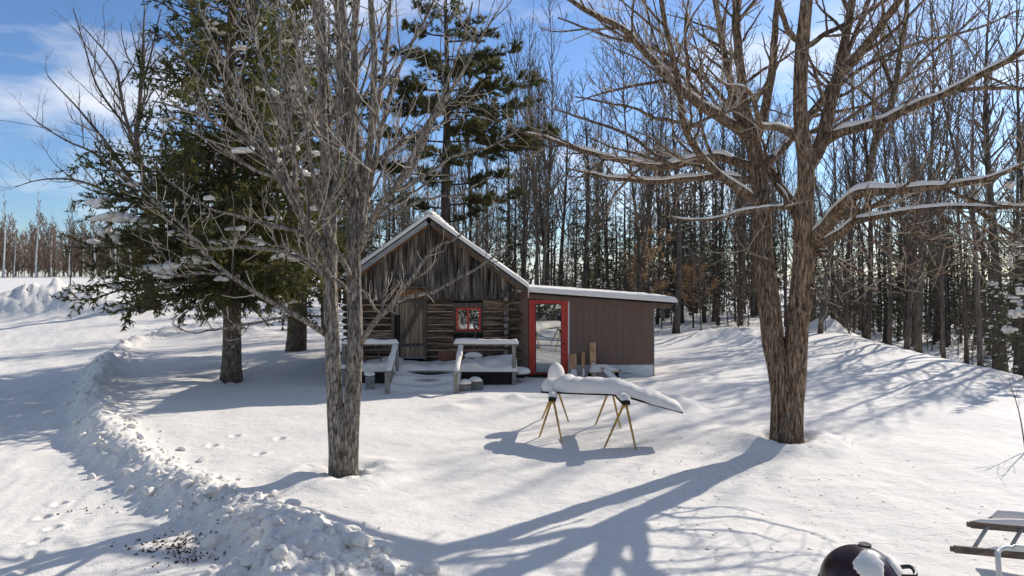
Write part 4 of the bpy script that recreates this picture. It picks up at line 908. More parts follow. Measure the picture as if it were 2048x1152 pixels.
TR += [
 [(1508, 290, 24, 0.6), (1488, 200, 20, 0.7), (1478, 100, 17, 0.8), (1475, 0, 14, 0.9), (1470, -120, 9, 1.0), (1462, -220, 4, 1.1)],
 [(1505, 280, 18, 0.6), (1478, 235, 16, 0.9), (1462, 150, 14, 1.3), (1447, 70, 12, 1.7), (1430, -5, 11, 2.1), (1408, -120, 6, 2.5)],
 [(1508, 290, 22, 0.6), (1530, 220, 18, 0.4), (1546, 120, 15, 0.1), (1556, 0, 12, -0.2), (1568, -130, 6, -0.6)],
 [(1500, 272, 22, 0.65), (1421, 224, 19, 0.4), (1362, 180, 17, 0.1), (1294, 107, 14, -0.3), (1251, 58, 12, -0.6), (1197, 29, 10, -0.8), (1153, 0, 8, -1.0), (1090, -40, 4, -1.2)],
 [(1506, 337, 20, 0.55), (1440, 313, 18, 0.9), (1392, 318, 17, 1.2), (1319, 330, 15, 1.6), (1246, 318, 13, 2.0), (1173, 301, 10, 2.3), (1100, 277, 7, 2.6), (1020, 255, 4, 2.8)],
 [(1515, 362, 17, 0.5), (1440, 350, 14, 1.0), (1343, 362, 11, 1.7), (1217, 357, 7, 2.5), (1130, 340, 3, 3.0)],
 [(1525, 410, 22, 0.4), (1469, 374, 17, -0.1), (1430, 345, 16, -0.5), (1392, 301, 14, -0.9), (1367, 253, 13, -1.2), (1358, 194, 12, -1.3), (1353, 146, 12, -1.4), (1338, 73, 11, -1.5), (1328, 0, 10, -1.6), (1300, -120, 5, -1.7)],
 [(1523, 340, 20, 0.5), (1557, 306, 18, 0.9), (1586, 277, 18, 1.2), (1635, 219, 16, 1.6), (1662, 185, 14, 1.8), (1700, 110, 11, 2.1), (1740, 20, 8, 2.4), (1770, -60, 4, 2.6)],
 [(1601, 450, 22, .1), (1581, 408, 19, .4), (1557, 379, 18, .6), (1532, 342, 16, .9), (1490, 290, 11, 1.3), (1430, 215, 8, 1.8), (1380, 140, 4, 2.2)],
 [(1603, 413, 12, .1), (1567, 413, 10, -.2), (1489, 420, 9, -.5), (1440, 428, 7, -.8), (1372, 433, 5, -1.1), (1310, 420, 3, -1.3)],
 [(1612, 340, 28, .1), (1630, 311, 27, .1), (1649, 262, 25, .1), (1664, 194, 23, .15), (1679, 146, 21, .2), (1688, 88, 18, .3), (1703, 15, 15, .4), (1712, -80, 10, .5), (1716, -180, 5, .6)],
 [(1676, 156, 20, .2), (1727, 97, 19, -.1), (1771, 44, 17, -.4), (1805, 0, 14, -.6), (1860, -80, 9, -1.0), (1900, -160, 4, -1.2)],
 [(1645, 285, 22, .1), (1683, 267, 20, -.2), (1756, 248, 18, -.5), (1829, 219, 16, -.8), (1926, 180, 14, -1.2), (1975, 150, 13, -1.5), (2048, 112, 11, -1.8), (2130, 70, 5, -2.1)],
 [(1926, 181, 9, -1.2), (1985, 178, 8, -1.1), (2060, 182, 6, -1.0), (2140, 170, 3, -.9)],
 [(1608, 500, 30, .1), (1630, 478, 30, -.2), (1662, 448, 27, -.5), (1698, 410, 24, -.8), (1732, 387, 20, -1.0), (1805, 381, 16, -1.3), (1902, 373, 13, -1.6), (1975, 360, 11, -1.9), (2048, 335, 9, -2.2), (2130, 300, 4, -2.4)],
 [(1726, 390, 15, -1.0), (1742, 331, 14, -.8), (1756, 272, 14, -.6), (1781, 209, 12, -.4), (1800, 126, 11, -.2), (1820, 0, 9, 0), (1838, -130, 4, .2)],
 [(1612, 497, 20, .05), (1674, 469, 17, -.6), (1708, 442, 14, -.9), (1781, 428, 12, -1.3), (1854, 416, 10, -1.6), (1950, 414, 8, -1.9), (2050, 413, 6, -2.1), (2120, 420, 3, -2.3)],
 [(1605, 95, 13, .15), (1567, 44, 11, -.3), (1557, 0, 10, -.6), (1535, -90, 5, -.9)],
 [(1605, 95, 12, .15), (1683, 49, 9, .5), (1747, 15, 8, .8), (1830, -40, 4, 1.2)],
 [(1608, 285, 18, .1), (1567, 255, 15, -.4), (1528, 246, 11, -.8), (1512, 195, 9, -1.0), (1489, 170, 7, -1.2), (1455, 163, 5, -1.4), (1420, 120, 3, -1.5)],
 [(1668, 180, 10, .2), (1740, 130, 8, .8), (1830, 90, 7, 1.4), (1950, 60, 5, 2.2), (2040, 20, 3, 2.6)],
 [(1470, 225, 9, -.2), (1400, 150, 8, .5), (1310, 95, 7, 1.2), (1200, 70, 5, 1.8), (1120, 40, 3, 2.2)],
 [(1395, 250, 8, -.8), (1320, 240, 7, -1.2), (1230, 205, 5, -1.6), (1150, 190, 3, -2.0)],
 [(1645, 270, 9, .1), (1760, 190, 8, 1.2), (1860, 110, 6, 2.0), (1960, 20, 4, 2.8)],
 [(1340, 330, 8, -.6), (1280, 280, 7, -.2), (1190, 240, 5, .3), (1110, 215, 3, .6)],
]
TR_SN = {6: .9, 7: 1.05, 8: 1.1, 9: .95, 10: .8, 11: 1.0, 12: .9, 15: .95, 17: 1.15, 18: .8, 19: 1.05, 22: 1.0}
DR = [[(1618, 520, 7, .1), (1650, 500, 6, -.4), (1690, 540, 5, -.8), (1740, 580, 4, -1.2), (1800, 585, 2.5, -1.5)],
      [(1632, 510, 6, .1), (1680, 520, 5, -.2), (1750, 560, 4, -.5), (1830, 560, 3, -.8), (1900, 540, 2, -1.0)],
      [(1720, 440, 5, -1.0), (1770, 500, 4, -1.4), (1840, 540, 3, -1.8), (1930, 545, 2, -2.2)],
      [(1860, 418, 4, -1.6), (1920, 470, 3.4, -1.7), (1990, 505, 2.6, -1.8), (2030, 560, 2, -1.9)],
      [(1618, 560, 5, -.1), (1640, 590, 4, -.5), (1670, 630, 3, -.8), (1690, 640, 2, -1.0)],
      [(1600, 500, 4, -.1), (1580, 470, 3.4, -.4), (1560, 500, 2.6, -.6), (1570, 560, 2, -.7)],
      [(1540, 520, 5, -.2), (1490, 500, 4, -.6), (1450, 440, 3, -.9), (1400, 450, 2, -1.2)],
      [(1780, 430, 4, -1.3), (1850, 480, 3.2, -1.6), (1950, 500, 2.4, -1.9), (2040, 490, 1.8, -2.2)],
      [(1640, 500, 5, -.1), (1660, 560, 4, -.3), (1700, 600, 3, -.5), (1760, 610, 2, -.8)]]
rt = np.random.default_rng(101)
for k in range(16):
    x0 = rt.uniform(1640, 1960); y0 = np.interp(x0, [1620, 1700, 1850, 2050], [492, 445, 417, 413]); d0 = np.interp(x0, [1620, 1700, 1850, 2050], [0, -.9, -1.6, -2.1]); l = rt.uniform(90, 230)
    DR.append([(x0, y0, 4.5, d0), (x0 + l * .3, y0 + l * .22, 3.8, d0 - .2), (x0 + l * .65, y0 + l * .42 + rt.uniform(-10, 20), 3, d0 - .4), (x0 + l, y0 + l * .45 + rt.uniform(-25, 30), 1.8, d0 - .6)])
big_tree('maple_tree', 'large brown-barked leafless maple with snow along its spreading limbs, right of the shed', TREE_R - np.array([0, 0, .1]), TR, M['maple_r'], M['twig_r'], rt, (1.9, 3.4, 3.8), TR_SN, {0, 1, 2}, droop_rows=DR, up=.05, twig_r=.005)

# left maple
TL = [
 [(686, 965, 50, 0), (686, 945, 46, 0), (688, 890, 44, 0), (687, 850, 38, 0), (687, 825, 22, 0), (687, 806, 5, 0)],
 [(675, 965, 36, 0), (675, 900, 33, 0), (672, 850, 33, 0), (668, 760, 30, 0), (664, 680, 28, 0), (661, 600, 27, 0), (660, 520, 26, 0), (660, 450, 28, 0), (657, 400, 24, 0), (650, 310, 18, -.05), (642, 140, 15, -.1), (630, 0, 13, -.2), (622, -120, 8, -.3), (615, -230, 3, -.4)],
 [(697, 965, 36, 0), (701, 900, 33, 0), (702, 850, 33, 0), (707, 760, 31, 0), (710, 680, 30, 0), (709, 600, 28, 0), (707, 520, 27, 0), (706, 450, 25, 0), (704, 360, 21, 0), (698, 240, 20, .05), (692, 120, 17, .1), (682, 0, 14, .2), (676, -120, 9, .3), (670, -230, 3, .4)],
]
TL += [
 [(661, 450, 20, 0), (665, 340, 16, .15), (660, 240, 15, .25), (656, 120, 13, .35), (648, 0, 12, .5), (638, -140, 6, .7)],
 [(664, 430, 16, 0), (672, 340, 13, -.2), (671, 240, 13, -.4), (672, 120, 12, -.5), (664, 0, 10, -.6), (660, -140, 5, -.8)],
 [(700, 300, 16, 0), (712, 230, 16, -.2), (716, 110, 15, -.4), (724, 0, 13, -.6), (732, -130, 6, -.8)],
 [(712, 520, 14, 0), (716, 420, 13, .2), (718, 300, 12, .35), (714, 160, 11, .5), (716, 40, 9, .6), (722, -100, 4, .8)],
 [(712, 480, 18, 0), (726, 400, 16, .0), (737, 310, 15, -.2), (750, 200, 14, -.4), (753, 100, 13, -.5), (748, 0, 11, -.7), (755, -130, 5, -.9)],
 [(738, 300, 11, -.2), (760, 180, 11, .0), (768, 80, 9, .2), (775, 0, 8, .3), (790, -110, 4, .5)],
 [(716, 500, 18, 0), (745, 440, 16, -.4), (780, 385, 14, -.8), (832, 320, 11, -1.2), (872, 240, 9, -1.6), (920, 168, 7, -2.0), (960, 100, 5, -2.3), (1000, 30, 3, -2.6)],
 [(725, 470, 14, -.1), (742, 380, 12, .3), (772, 250, 10, .7), (800, 152, 8, 1.0), (832, 80, 7, 1.2), (872, 0, 5, 1.5), (900, -80, 3, 1.7)],
 [(780, 388, 9, -.8), (840, 360, 8, -.6), (900, 320, 6, -.4), (980, 290, 4, -.2), (1040, 250, 2.5, 0)],
 [(790, 372, 9, -.8), (850, 270, 8, -1.0), (890, 180, 6, -1.1), (930, 70, 4, -1.3), (950, 0, 3, -1.4)],
 [(720, 690, 12, 0), (748, 645, 10.5, -.3), (780, 608, 9.5, -.6), (820, 557, 8, -.9), (864, 495, 6, -1.1), (915, 468, 4.5, -1.3), (975, 430, 3, -1.5)],
 [(764, 626, 9, -.45), (800, 597, 8, -.5), (870, 574, 6.5, -.6), (930, 545, 5, -.6), (975, 520, 4, -.7), (1015, 488, 2.5, -.8)],
 [(652, 668, 14, 0), (620, 650, 12, -.3), (583, 630, 11, -.5), (500, 584, 9, -.9), (450, 547, 8, -1.1), (400, 497, 7, -1.3), (354, 443, 6, -1.5), (283, 388, 4, -1.7), (235, 345, 2.5, -1.8)],
 [(583, 628, 6, -.5), (520, 648, 5, -.7), (450, 660, 4, -.9), (380, 670, 3, -1.1), (345, 650, 2, -1.2)],
 [(450, 546, 6, -1.1), (400, 545, 5, -1.2), (330, 545, 4, -1.3), (270, 530, 3, -1.4), (220, 500, 2, -1.5)],
 [(655, 560, 12, 0), (610, 520, 10, .4), (560, 505, 8, .7), (480, 500, 6, 1.0), (400, 505, 4, 1.3), (340, 480, 2.5, 1.5)],
 [(656, 520, 13, 0), (610, 455, 11, -.4), (560, 360, 10, -.8), (500, 270, 8, -1.2), (440, 190, 6, -1.5), (380, 110, 4.5, -1.8), (335, 50, 3, -2.0)],
 [(654, 500, 12, 0), (600, 420, 10, .5), (540, 310, 9, 1.0), (490, 210, 7, 1.4), (440, 110, 5, 1.8), (400, 20, 3, 2.1)],
 [(652, 440, 11, 0), (600, 350, 10, -.3), (560, 250, 8, -.6), (525, 130, 7, -.8), (500, 20, 5, -1.0), (480, -80, 3, -1.2)],
 [(652, 560, 11, 0), (610, 470, 10, -.5), (590, 360, 9, -.8), (580, 220, 8, -1.0), (565, 90, 6, -1.2), (555, -20, 4, -1.3)],
 [(650, 480, 10, 0), (580, 460, 9, -.6), (500, 440, 7, -1.0), (420, 415, 5, -1.4), (350, 370, 4, -1.7), (300, 320, 2.5, -1.9)],
 [(560, 362, 8, -.8), (490, 330, 7, -1.0), (420, 290, 5, -1.2), (340, 230, 3.5, -1.5), (290, 170, 2, -1.7)],
 [(540, 312, 7, 1.0), (460, 260, 6, 1.4), (380, 220, 4.5, 1.7), (310, 200, 3, 2.0)],
 [(700, 420, 9, 0), (660, 330, 8, -.8), (610, 230, 6, -1.4), (580, 120, 5, -1.8), (570, 20, 3, -2.0)],
 [(706, 560, 12, 0), (690, 520, 10, -.3), (665, 470, 9, -.5), (640, 380, 8, -.8), (620, 260, 7, -1.0), (600, 140, 5, -1.2), (590, 10, 3.5, -1.4)],
 [(707, 600, 8, 0), (680, 560, 7, -.4), (640, 520, 6, -.7), (570, 490, 4.5, -1.0), (500, 470, 3, -1.3)],
 [(745, 440, 8, -.4), (790, 430, 7, -.6), (860, 400, 5, -.9), (930, 380, 3.5, -1.2), (990, 350, 2, -1.4)],
]
rt = np.random.default_rng(77)
big_tree('maple_tree', 'grey-barked leafless maple of many upright stems standing before the porch', TREE_L - np.array([0, 0, .1]), TL, M['maple_l'], M['twig_l'], rt, (1.9, 3.2, 2.8), {}, {0, 1, 2}, twig_r=.0042, up=.11)

# ------------------------------------------------------------------ conifers
def needles(base, dirs, length, width, rng):
    """one narrow triangle for each needle spray"""
    n = len(base); q = rng.normal(size=(n, 3)); q -= (q * dirs).sum(1, keepdims=True) * dirs; q /= np.linalg.norm(q, axis=1, keepdims=True) + 1e-9
    w = (np.broadcast_to(width, n) * rng.uniform(.6, 1.3, n))[:, None] / 2; l = (np.broadcast_to(length, n) * rng.uniform(.6, 1.35, n))[:, None]
    V = np.stack([base - q * w, base + q * w, base + dirs * l], 1).reshape(-1, 3)
    return V, np.arange(3 * n).reshape(-1, 3)
def foliage(mb, P, rng, per_m, length, width, spread, t0=.15, up=.0):
    Ls = np.linalg.norm(np.diff(P, axis=1), axis=2).sum(1); n = np.maximum(1, (Ls * per_m).astype(int)); idx = np.repeat(np.arange(len(P)), n)
    N = P.shape[1]; t = rng.uniform(t0, 1, len(idx)) * (N - 1); i0 = np.minimum(t.astype(int), N - 2); fr = (t - i0)[:, None]
    A = P[idx, i0]; B = P[idx, i0 + 1]; T = B - A; T /= np.linalg.norm(T, axis=1, keepdims=True) + 1e-9
    q = rng.normal(size=T.shape); q -= (q * T).sum(1, keepdims=True) * T; q /= np.linalg.norm(q, axis=1, keepdims=True) + 1e-9
    D = T + q * spread + np.array([0, 0, up]); D /= np.linalg.norm(D, axis=1, keepdims=True)
    V, f = needles(A + (B - A) * fr, D, length, width, rng); mb.add(V, tris=f)

def conifer_parts(H, rad, nb, rng, z0, trunk_r, droop=.35, curl=.25, tw_dens=7, per_m=26, nl=.12, nw=.035, spread=.8, lean=(0, 0), asc=.15, az_list=None, twl=.33):
    """returns (trunk MB, branch MB, foliage MB, branch lines) around the origin"""
    tr = MB(); zs = np.linspace(-.2, H, 26); ax = np.stack([lean[0] * zs / H + .04 * np.sin(zs * .7), lean[1] * zs / H + .04 * np.cos(zs * .5), zs], 1)
    tr.tubes(ax, trunk_r * np.clip(1 - zs / H, 0.02, 1) ** .85 + .01 + .35 * trunk_r * np.exp(-np.clip(zs, 0, None) / .25), 14)
    u = (np.arange(nb) + rng.uniform(0, 1, nb)) / nb; zb = z0 + (H - z0) * u ** 1.15
    az = np.arange(nb) * 2.39996 + rng.uniform(-.5, .5, nb)
    Lb = rad(zb) * rng.uniform(.7, 1.12, nb); N = 8; s = np.linspace(0, 1, N)
    top = np.clip((zb - z0) / (H - z0), 0, 1)
    P = np.zeros((nb, N, 3)); cxx = np.interp(zb, zs, ax[:, 0]); cyy = np.interp(zb, zs, ax[:, 1])
    sway = rng.uniform(-.25, .25, nb)[:, None] * s[None] ** 2
    P[:, :, 0] = cxx[:, None] + Lb[:, None] * (np.cos(az[:, None] + sway) * s); P[:, :, 1] = cyy[:, None] + Lb[:, None] * (np.sin(az[:, None] + sway) * s)
    a = asc + .75 * top[:, None] ** 1.5
    P[:, :, 2] = zb[:, None] + Lb[:, None] * (a * s - (droop * (1 - .5 * top[:, None])) * s ** 2 * 1.6 + curl * s ** 3.2) + rng.normal(size=(nb, N)) * .03
    R = (.010 + .011 * Lb)[:, None] * np.linspace(1, .25, N)[None]
    br = MB(); br.tubes(P, R, 5, cap=False)
    T1, R1 = spawn(P, R, rng, rep(P, tw_dens, rng, 3, 80), .12, 1.0, 58, twl, .5, -.05, .10, 5, .004, .62, .12, .4, 1.5)
    T1[:, :, 2] -= 0.0
    T2, R2 = spawn(T1, R1, rng, rep(T1, 5, rng, 1, 12), .15, 1, 50, .42, .6, -.05, .1, 4, .003, .5, .08, .5, .6)
    br.tubes(T1, R1, 3, cap=False)
    fo = MB(); foliage(fo, T1, rng, per_m, nl, nw, spread); foliage(fo, T2, rng, per_m, nl * .9, nw, spread, 0.0); foliage(fo, P[:, -4:], rng, per_m * .7, nl, nw, spread)
    return tr, br, fo, P, T1

def shift(mb, d):
    mb.v = [v + np.asarray(d) for v in mb.v]; return mb

def snow_on(P, T, rng, n, tmin, size, parent, offset, name='snow_clump', sel=None):
    """pillows of snow lying on boughs: a handful of merged lumps each"""
    for k in range(n):
        i = rng.integers(len(P)) if sel is None else sel[k % len(sel)]; t = rng.uniform(tmin, .92) * (P.shape[1] - 1); j = min(int(t), P.shape[1] - 2)
        c = P[i, j] + (P[i, j + 1] - P[i, j]) * (t - j) + offset; d = P[i, j + 1] - P[i, j]; d = d / np.linalg.norm(d)
        m = MB(); s = size * rng.uniform(.6, 1.35)
        for q in range(rng.integers(3, 6)):
            e = d * rng.uniform(-1, 1) * s * 1.3 + np.array([rng.uniform(-.5, .5) * s, rng.uniform(-.5, .5) * s, .03 - .02 * q])
            lump(m, c + e + np.array([0, 0, .03]), (s * rng.uniform(.5, .9), s * rng.uniform(.4, .7), s * rng.uniform(.22, .42)), rng, .22, ICO2, .3)
        m.build(name, M['snow'], parent, smooth=True)

# big spruce by the driveway
rs1 = np.random.default_rng(31)
sp = thing('spruce_tree', 'big dark green spruce with snow pillows on its boughs beside the driveway bank', 'tree', SPR1 - np.array([0, 0, .05]))
def radA(z): return np.interp(z, [1.8, 3.0, 4.5, 6.5, 9, 12, 16.5], [3.0, 3.7, 3.7, 3.15, 2.5, 1.8, .3])
trm, brm, fom, PB, TB = conifer_parts(16.5, radA, 210, rs1, 2.3, .25, droop=.30, curl=.22, asc=.12, tw_dens=8, per_m=34, nl=.12, nw=.044)
# a few boughs placed as the photograph shows them, reaching out over the drive
tips = [(150, 403, .2, 405), (178, 440, -.4, 425), (180, 486, .4, 450), (285, 545, -.8, 500), (172, 573, -.2, 560), (215, 612, -.5, 585), (395, 640, -1.2, 612), (590, 575, -.6, 560), (250, 480, -1.2, 470), (600, 520, -1.2, 500), (560, 430, -1.4, 440), (350, 600, -1.5, 560), (640, 450, -.6, 440)]
o1 = SPR1 - np.array([0, 0, .05]); ex = []
for (px, py, dy, pyb) in tips:
    tip = at(px, py, SPR1[1] + dy) - o1; b = at(465, pyb, SPR1[1]) - o1; md = (tip + b) / 2 + np.array([0, 0, .10]); ex.append(resample([b, md, tip], 8))
ex = np.stack(ex); exR = np.tile(np.linspace(.045, .012, 8), (len(ex), 1)); brm.tubes(ex, exR, 6, cap=False)
e1, er1 = spawn(ex, exR, rs1, rep(ex, 9, rs1, 4, 60), .25, 1, 55, .24, .5, -.06, .1, 5, .004, .6, .15, .4, 1.3); e2, er2 = spawn(e1, er1, rs1, rep(e1, 6, rs1, 2, 12), .1, 1, 50, .4, .6, -.05, .1, 4, .003, .5, .1, .5, .6)
brm.tubes(e1, er1, 3, cap=False); foliage(fom, e1, rs1, 36, .115, .034, .8); foliage(fom, e2, rs1, 36, .105, .032, .8, 0); foliage(fom, ex[:, 3:], rs1, 40, .115, .034, .8)
shift(trm, o1).build('trunk', M['spruce_bark'], sp, smooth=True)
w_ = shift(brm, o1).build('boughs', M['spruce_bark'], sp); w_['kind'] = 'stuff'; w_ = shift(fom, o1).build('needles', M['spruce'], sp); w_['kind'] = 'stuff'
pads = [(195, 408, .22, .2), (218, 414, .2, .2), (205, 442, .14, -.4), (232, 437, .25, -.4), (262, 442, .2, -.4), (300, 445, .16, -.4), (285, 455, .13, -.5), (230, 470, .22, .3), (250, 478, .2, .3), (190, 486, .12, .4), (320, 540, .24, -.8), (355, 535, .22, -.9), (375, 524, .22, -1.0), (330, 553, .18, -.9), (300, 540, .16, -.8), (445, 487, .14, -1.6), (400, 487, .12, -1.2), (505, 483, .12, -1.5), (570, 516, .15, -1.4), (590, 522, .11, -1.2), (490, 303, .16, -2.0), (545, 325, .12, -1.6), (335, 243, .12, -.8), (420, 400, .13, -1.8), (515, 493, .11, -1.4), (440, 560, .12, -1.0), (235, 578, .14, -.2), (330, 575, .12, -.6), (350, 470, .13, -1.2), (470, 460, .12, -1.8), (545, 440, .12, -1.6), (600, 350, .14, -1.0), (640, 310, .13, -.6), (580, 300, .14, -1.0), (560, 250, .12, -.9), (620, 250, .13, -.4), (545, 190, .12, -.6), (595, 180, .11, -.2), (480, 100, .11, -.8), (640, 420, .14, -.5), (615, 470, .13, -.8)]
for (px, py, s, dy) in pads:
    c = at(px, py - 3, SPR1[1] + dy - .45); s *= 1.5; m = MB()
    for q in range(7):
        e = np.array([rs1.uniform(-1, 1) * s, rs1.uniform(-.5, .5) * s, rs1.uniform(-.22, .12) * s]); lump(m, c + e, (s * rs1.uniform(.35, .7), s * rs1.uniform(.4, .6), s * rs1.uniform(.25, .5)), rs1, .28, ICO2, .35)
    m.build('snow_clump', M['snow'], sp, smooth=True)
snow_on(PB, TB, rs1, 70, .45, .17, sp, o1)

# spruce behind it
rs2 = np.random.default_rng(32); o2 = SPR2 - np.array([0, 0, .05])
sp2 = thing('spruce_tree', 'twin-trunked spruce standing behind the big spruce, left of the cabin', 'tree', o2)
def radB(z): return np.interp(z, [2.6, 4.5, 8, 12, 18, 21], [2.6, 3.2, 3.1, 2.5, 1.2, .3])
trm, brm, fom, PB, TB = conifer_parts(21, radB, 170, rs2, 3.0, .26, droop=.3, tw_dens=6, per_m=26, nl=.15, nw=.06)
trm.tubes(np.stack([np.array([.30 + .02 * z, .15, z]) for z in np.linspace(-.2, 9, 12)]), np.linspace(.16, .06, 12), 12)
shift(trm, o2).build('trunk', M['spruce_bark'], sp2, smooth=True); shift(brm, o2).build('boughs', M['spruce_bark'], sp2)['kind'] = 'stuff'; w_ = shift(fom, o2).build('needles', M['spruce'], sp2); w_['kind'] = 'stuff'
snow_on(PB, TB, rs2, 45, .45, .2, sp2, o2)

# white pine behind the cabin
rp2 = np.random.default_rng(33); py_ = 31.0; o3 = np.array([at_d(893, py_), py_, G(at_d(893, py_), py_) - .05])
pn = thing('pine_tree', 'tall white pine with tiered airy green boughs rising behind the cabin ridge', 'tree', o3)
def radP(z): return np.interp(z, [5, 8, 10, 12, 14, 16, 17.5], [2.4, 3.6, 4.2, 3.9, 3.0, 2.2, .4])
tr3, br3, fo3, PB, TB = conifer_parts(18.2, lambda z: np.interp(z, [5, 12, 15, 18.2], [1.2, 2.2, 2.0, .4]), 30, rp2, 9.5, .30, droop=.10, curl=.18, asc=.12, tw_dens=7, per_m=40, nl=.17, nw=.05, spread=1.3, twl=.30)
tips = [(1000, 62, -.6), (1038, 98, .5), (1072, 160, -1), (1062, 205, 1), (1098, 262, -.5), (1078, 290, 1), (1012, 348, -1), (1038, 388, .4), (962, 422, -1), (805, 50, .5), (772, 100, -1), (748, 160, .6), (728, 205, -.8), (762, 262, 1), (735, 330, -1), (790, 395, .3), (930, 128, -3.2), (860, 205, -3.4), (945, 190, 3), (925, 305, -3.4), (850, 345, -3), (965, 250, -2.6), (840, 110, 3), (820, 290, 2.6), (960, 40, 1.5), (830, 10, -1), (1000, 130, -2), (800, 190, -2), (1010, 235, -2.2)]
ex = []
for (px, py, dy) in tips:
    tip = at(px, py, py_ + dy) - o3; bs = at(893, py + 22, py_) - o3; ex.append(resample([bs, bs * .55 + tip * .45 - (0, 0, .12), tip], 8))
ex = np.stack(ex); exR = np.tile(np.linspace(.05, .012, 8), (len(ex), 1)); br3.tubes(ex, exR, 5, cap=False)
e1, er1 = spawn(ex, exR, rp2, rep(ex, 11, rp2, 8, 70), .22, 1, 52, .30, .5, .06, .1, 5, .006, .5, .2, .4, 1.3)
e1[:, :, 2] = e1[:, :1, 2] + (e1[:, :, 2] - e1[:, :1, 2]) * .55 + .02
e2, er2 = spawn(e1, er1, rp2, rep(e1, 5, rp2, 2, 9), .2, 1, 45, .4, .6, .1, .1, 4, .005, .5, .12, .5, .5)
br3.tubes(e1, er1, 3, cap=False); foliage(fo3, e1, rp2, 60, .18, .055, 1.2, .25, .25); foliage(fo3, e2, rp2, 70, .17, .055, 1.2, .1, .3)
shift(tr3, o3).build('trunk', M['wood_bark'], pn, smooth=True); shift(br3, o3).build('boughs', M['wood_bark'], pn)['kind'] = 'stuff'; w_ = shift(fo3, o3).build('needles', M['pine'], pn); w_['kind'] = 'stuff'

# ------------------------------------------------------------------ bare background trees
def bare_parts(H, r0, rng, nb, z0=.3, fork=0, asc=38, spreadf=.28, d2=2.0, d3=2.4, tw=.010, lean=.0):
    zs = np.linspace(0, 1, 14); ax = np.stack([lean * H * zs + .012 * H * np.sin(zs * 5 + rng.uniform(0, 6)), .012 * H * np.sin(zs * 4 + rng.uniform(0, 6)), H * zs], 1)
    P0 = [ax]; R0 = [r0 * (1 - .93 * zs) + .25 * r0 * np.exp(-zs * H / .35)]
    for f in range(fork):
        k = rng.uniform(.15, .45); i = int(k * 13); a = rng.uniform(0, 6.28); n = 14; s = np.linspace(0, 1, n); l = H * (1 - k) * rng.uniform(.75, .95)
        sp_ = rng.uniform(.14, .3)
        P0.append(ax[i] + np.stack([cos(a) * l * sp_ * s ** .8, sin(a) * l * sp_ * s ** .8, l * s * .96], 1)); R0.append(r0 * (1 - k) * .7 * (1 - .93 * s))
    P0 = np.stack(P0); R0 = np.stack(R0)
    idx = np.concatenate([np.full(nb, 0)] + [np.full(max(4, nb // 2), 1 + f) for f in range(fork)])
    P1, R1 = spawn(P0, R0, rng, idx, z0, .97, asc, spreadf, .55, .14, .10, 8, tw * 1.6, .62, .6, .25, 6)
    P2, R2 = spawn(P1, R1, rng, rep(P1, d2, rng, 2, 14), .15, 1, 40, .42, .6, .12, .14, 6, tw, .45, .3, .4, 2.6)
    P3, R3 = spawn(P2, R2, rng, rep(P2, d3, rng, 1, 6), .15, 1, 40, .45, .7, .1, .16, 4, tw * .75, .4, .2, .6, 1.1)
    tr = MB(); tr.tubes(P0, R0, 10); cr = MB(); cr.tubes(P1, R1, 5, cap=False); cr.tubes(P2, R2, 3, cap=False); cr.tubes(P3, R3, 3, cap=False)
    return tr, cr, (P1, P2)

def proto_tree(name, parts, bark, twig, extra=None):
    t = bpy.data.objects.new(name, None); C.objects.link(t); t.empty_display_size = .3
    parts[0].build('trunk', bark, t, smooth=True); o = parts[1].build('crown', twig, t)
    if extra: extra[0].build(extra[1], extra[2], t)
    return t
def put(proto, used, loc, s, rz, label, group, cat='tree', sz=None):
    o = proto if proto.name not in used else copy_tree(proto)
    used.add(proto.name); o.location = [float(v) for v in loc]; o.scale = (s, s, s if sz is None else sz); o.rotation_euler = (0, 0, rz); tag(o, label, cat, group); return o
used = set(); rf_ = np.random.default_rng(55)
BP = [proto_tree('bare_tree', bare_parts(13 + .7 * i, .075 + .014 * (i % 4), rf_, 30 + 4 * i, .28 + .05 * (i % 3), (0, 1, 0, 1, 2, 0, 1)[i], (34, 40, 45, 30, 38, 42, 36)[i], (.22, .26, .24, .2, .28, .22, .25)[i]), M['wood_bark'], M['wood_twig']) for i in range(7)]
def fir_proto(H, r, nb, rng, z0, nl, nw, snow=0):
    tr, br, fo, P, T = conifer_parts(H, lambda z: np.interp(z, [z0, z0 + .15 * H, H], [r * .8, r, .15]), nb, rng, z0, .011 * H + .02, droop=.28, curl=.15, asc=.1, tw_dens=4.5, per_m=18, nl=nl, nw=nw)
    t = bpy.data.objects.new('fir_tree', None); C.objects.link(t)
    tr.build('trunk', M['wood_bark'], t, smooth=True); br.build('boughs', M['wood_bark'], t)['kind'] = 'stuff'; o = fo.build('needles', M['fir'], t); o['kind'] = 'stuff'
    if snow:
        m = MB()
        for k in range(snow):
            i = rng.integers(len(T)); c = T[i, 2]; s = rng.uniform(.05, .13) * (H / 8) ** .4; lump(m, c + np.array([0, 0, .03]), (s * .8, s * .65, s * .5), rng, .4, ICO2, .4)
        o = m.build('bough_snow', M['snow'], t, smooth=True); o['kind'] = 'stuff'
    return t
FP = [fir_proto(13, 2.0, 70, rf_, 2.0, .22, .07, 40), fir_proto(9, 1.6, 60, rf_, .8, .18, .06, 50), fir_proto(4.2, 1.15, 42, rf_, .25, .13, .045, 50), fir_proto(15, 1.7, 60, rf_, 5.0, .24, .075, 25)]
def ok_place(x, y, pts, dmin):
    return all((x - a) ** 2 + (y - b) ** 2 > dmin ** 2 for a, b in pts)
pts = []
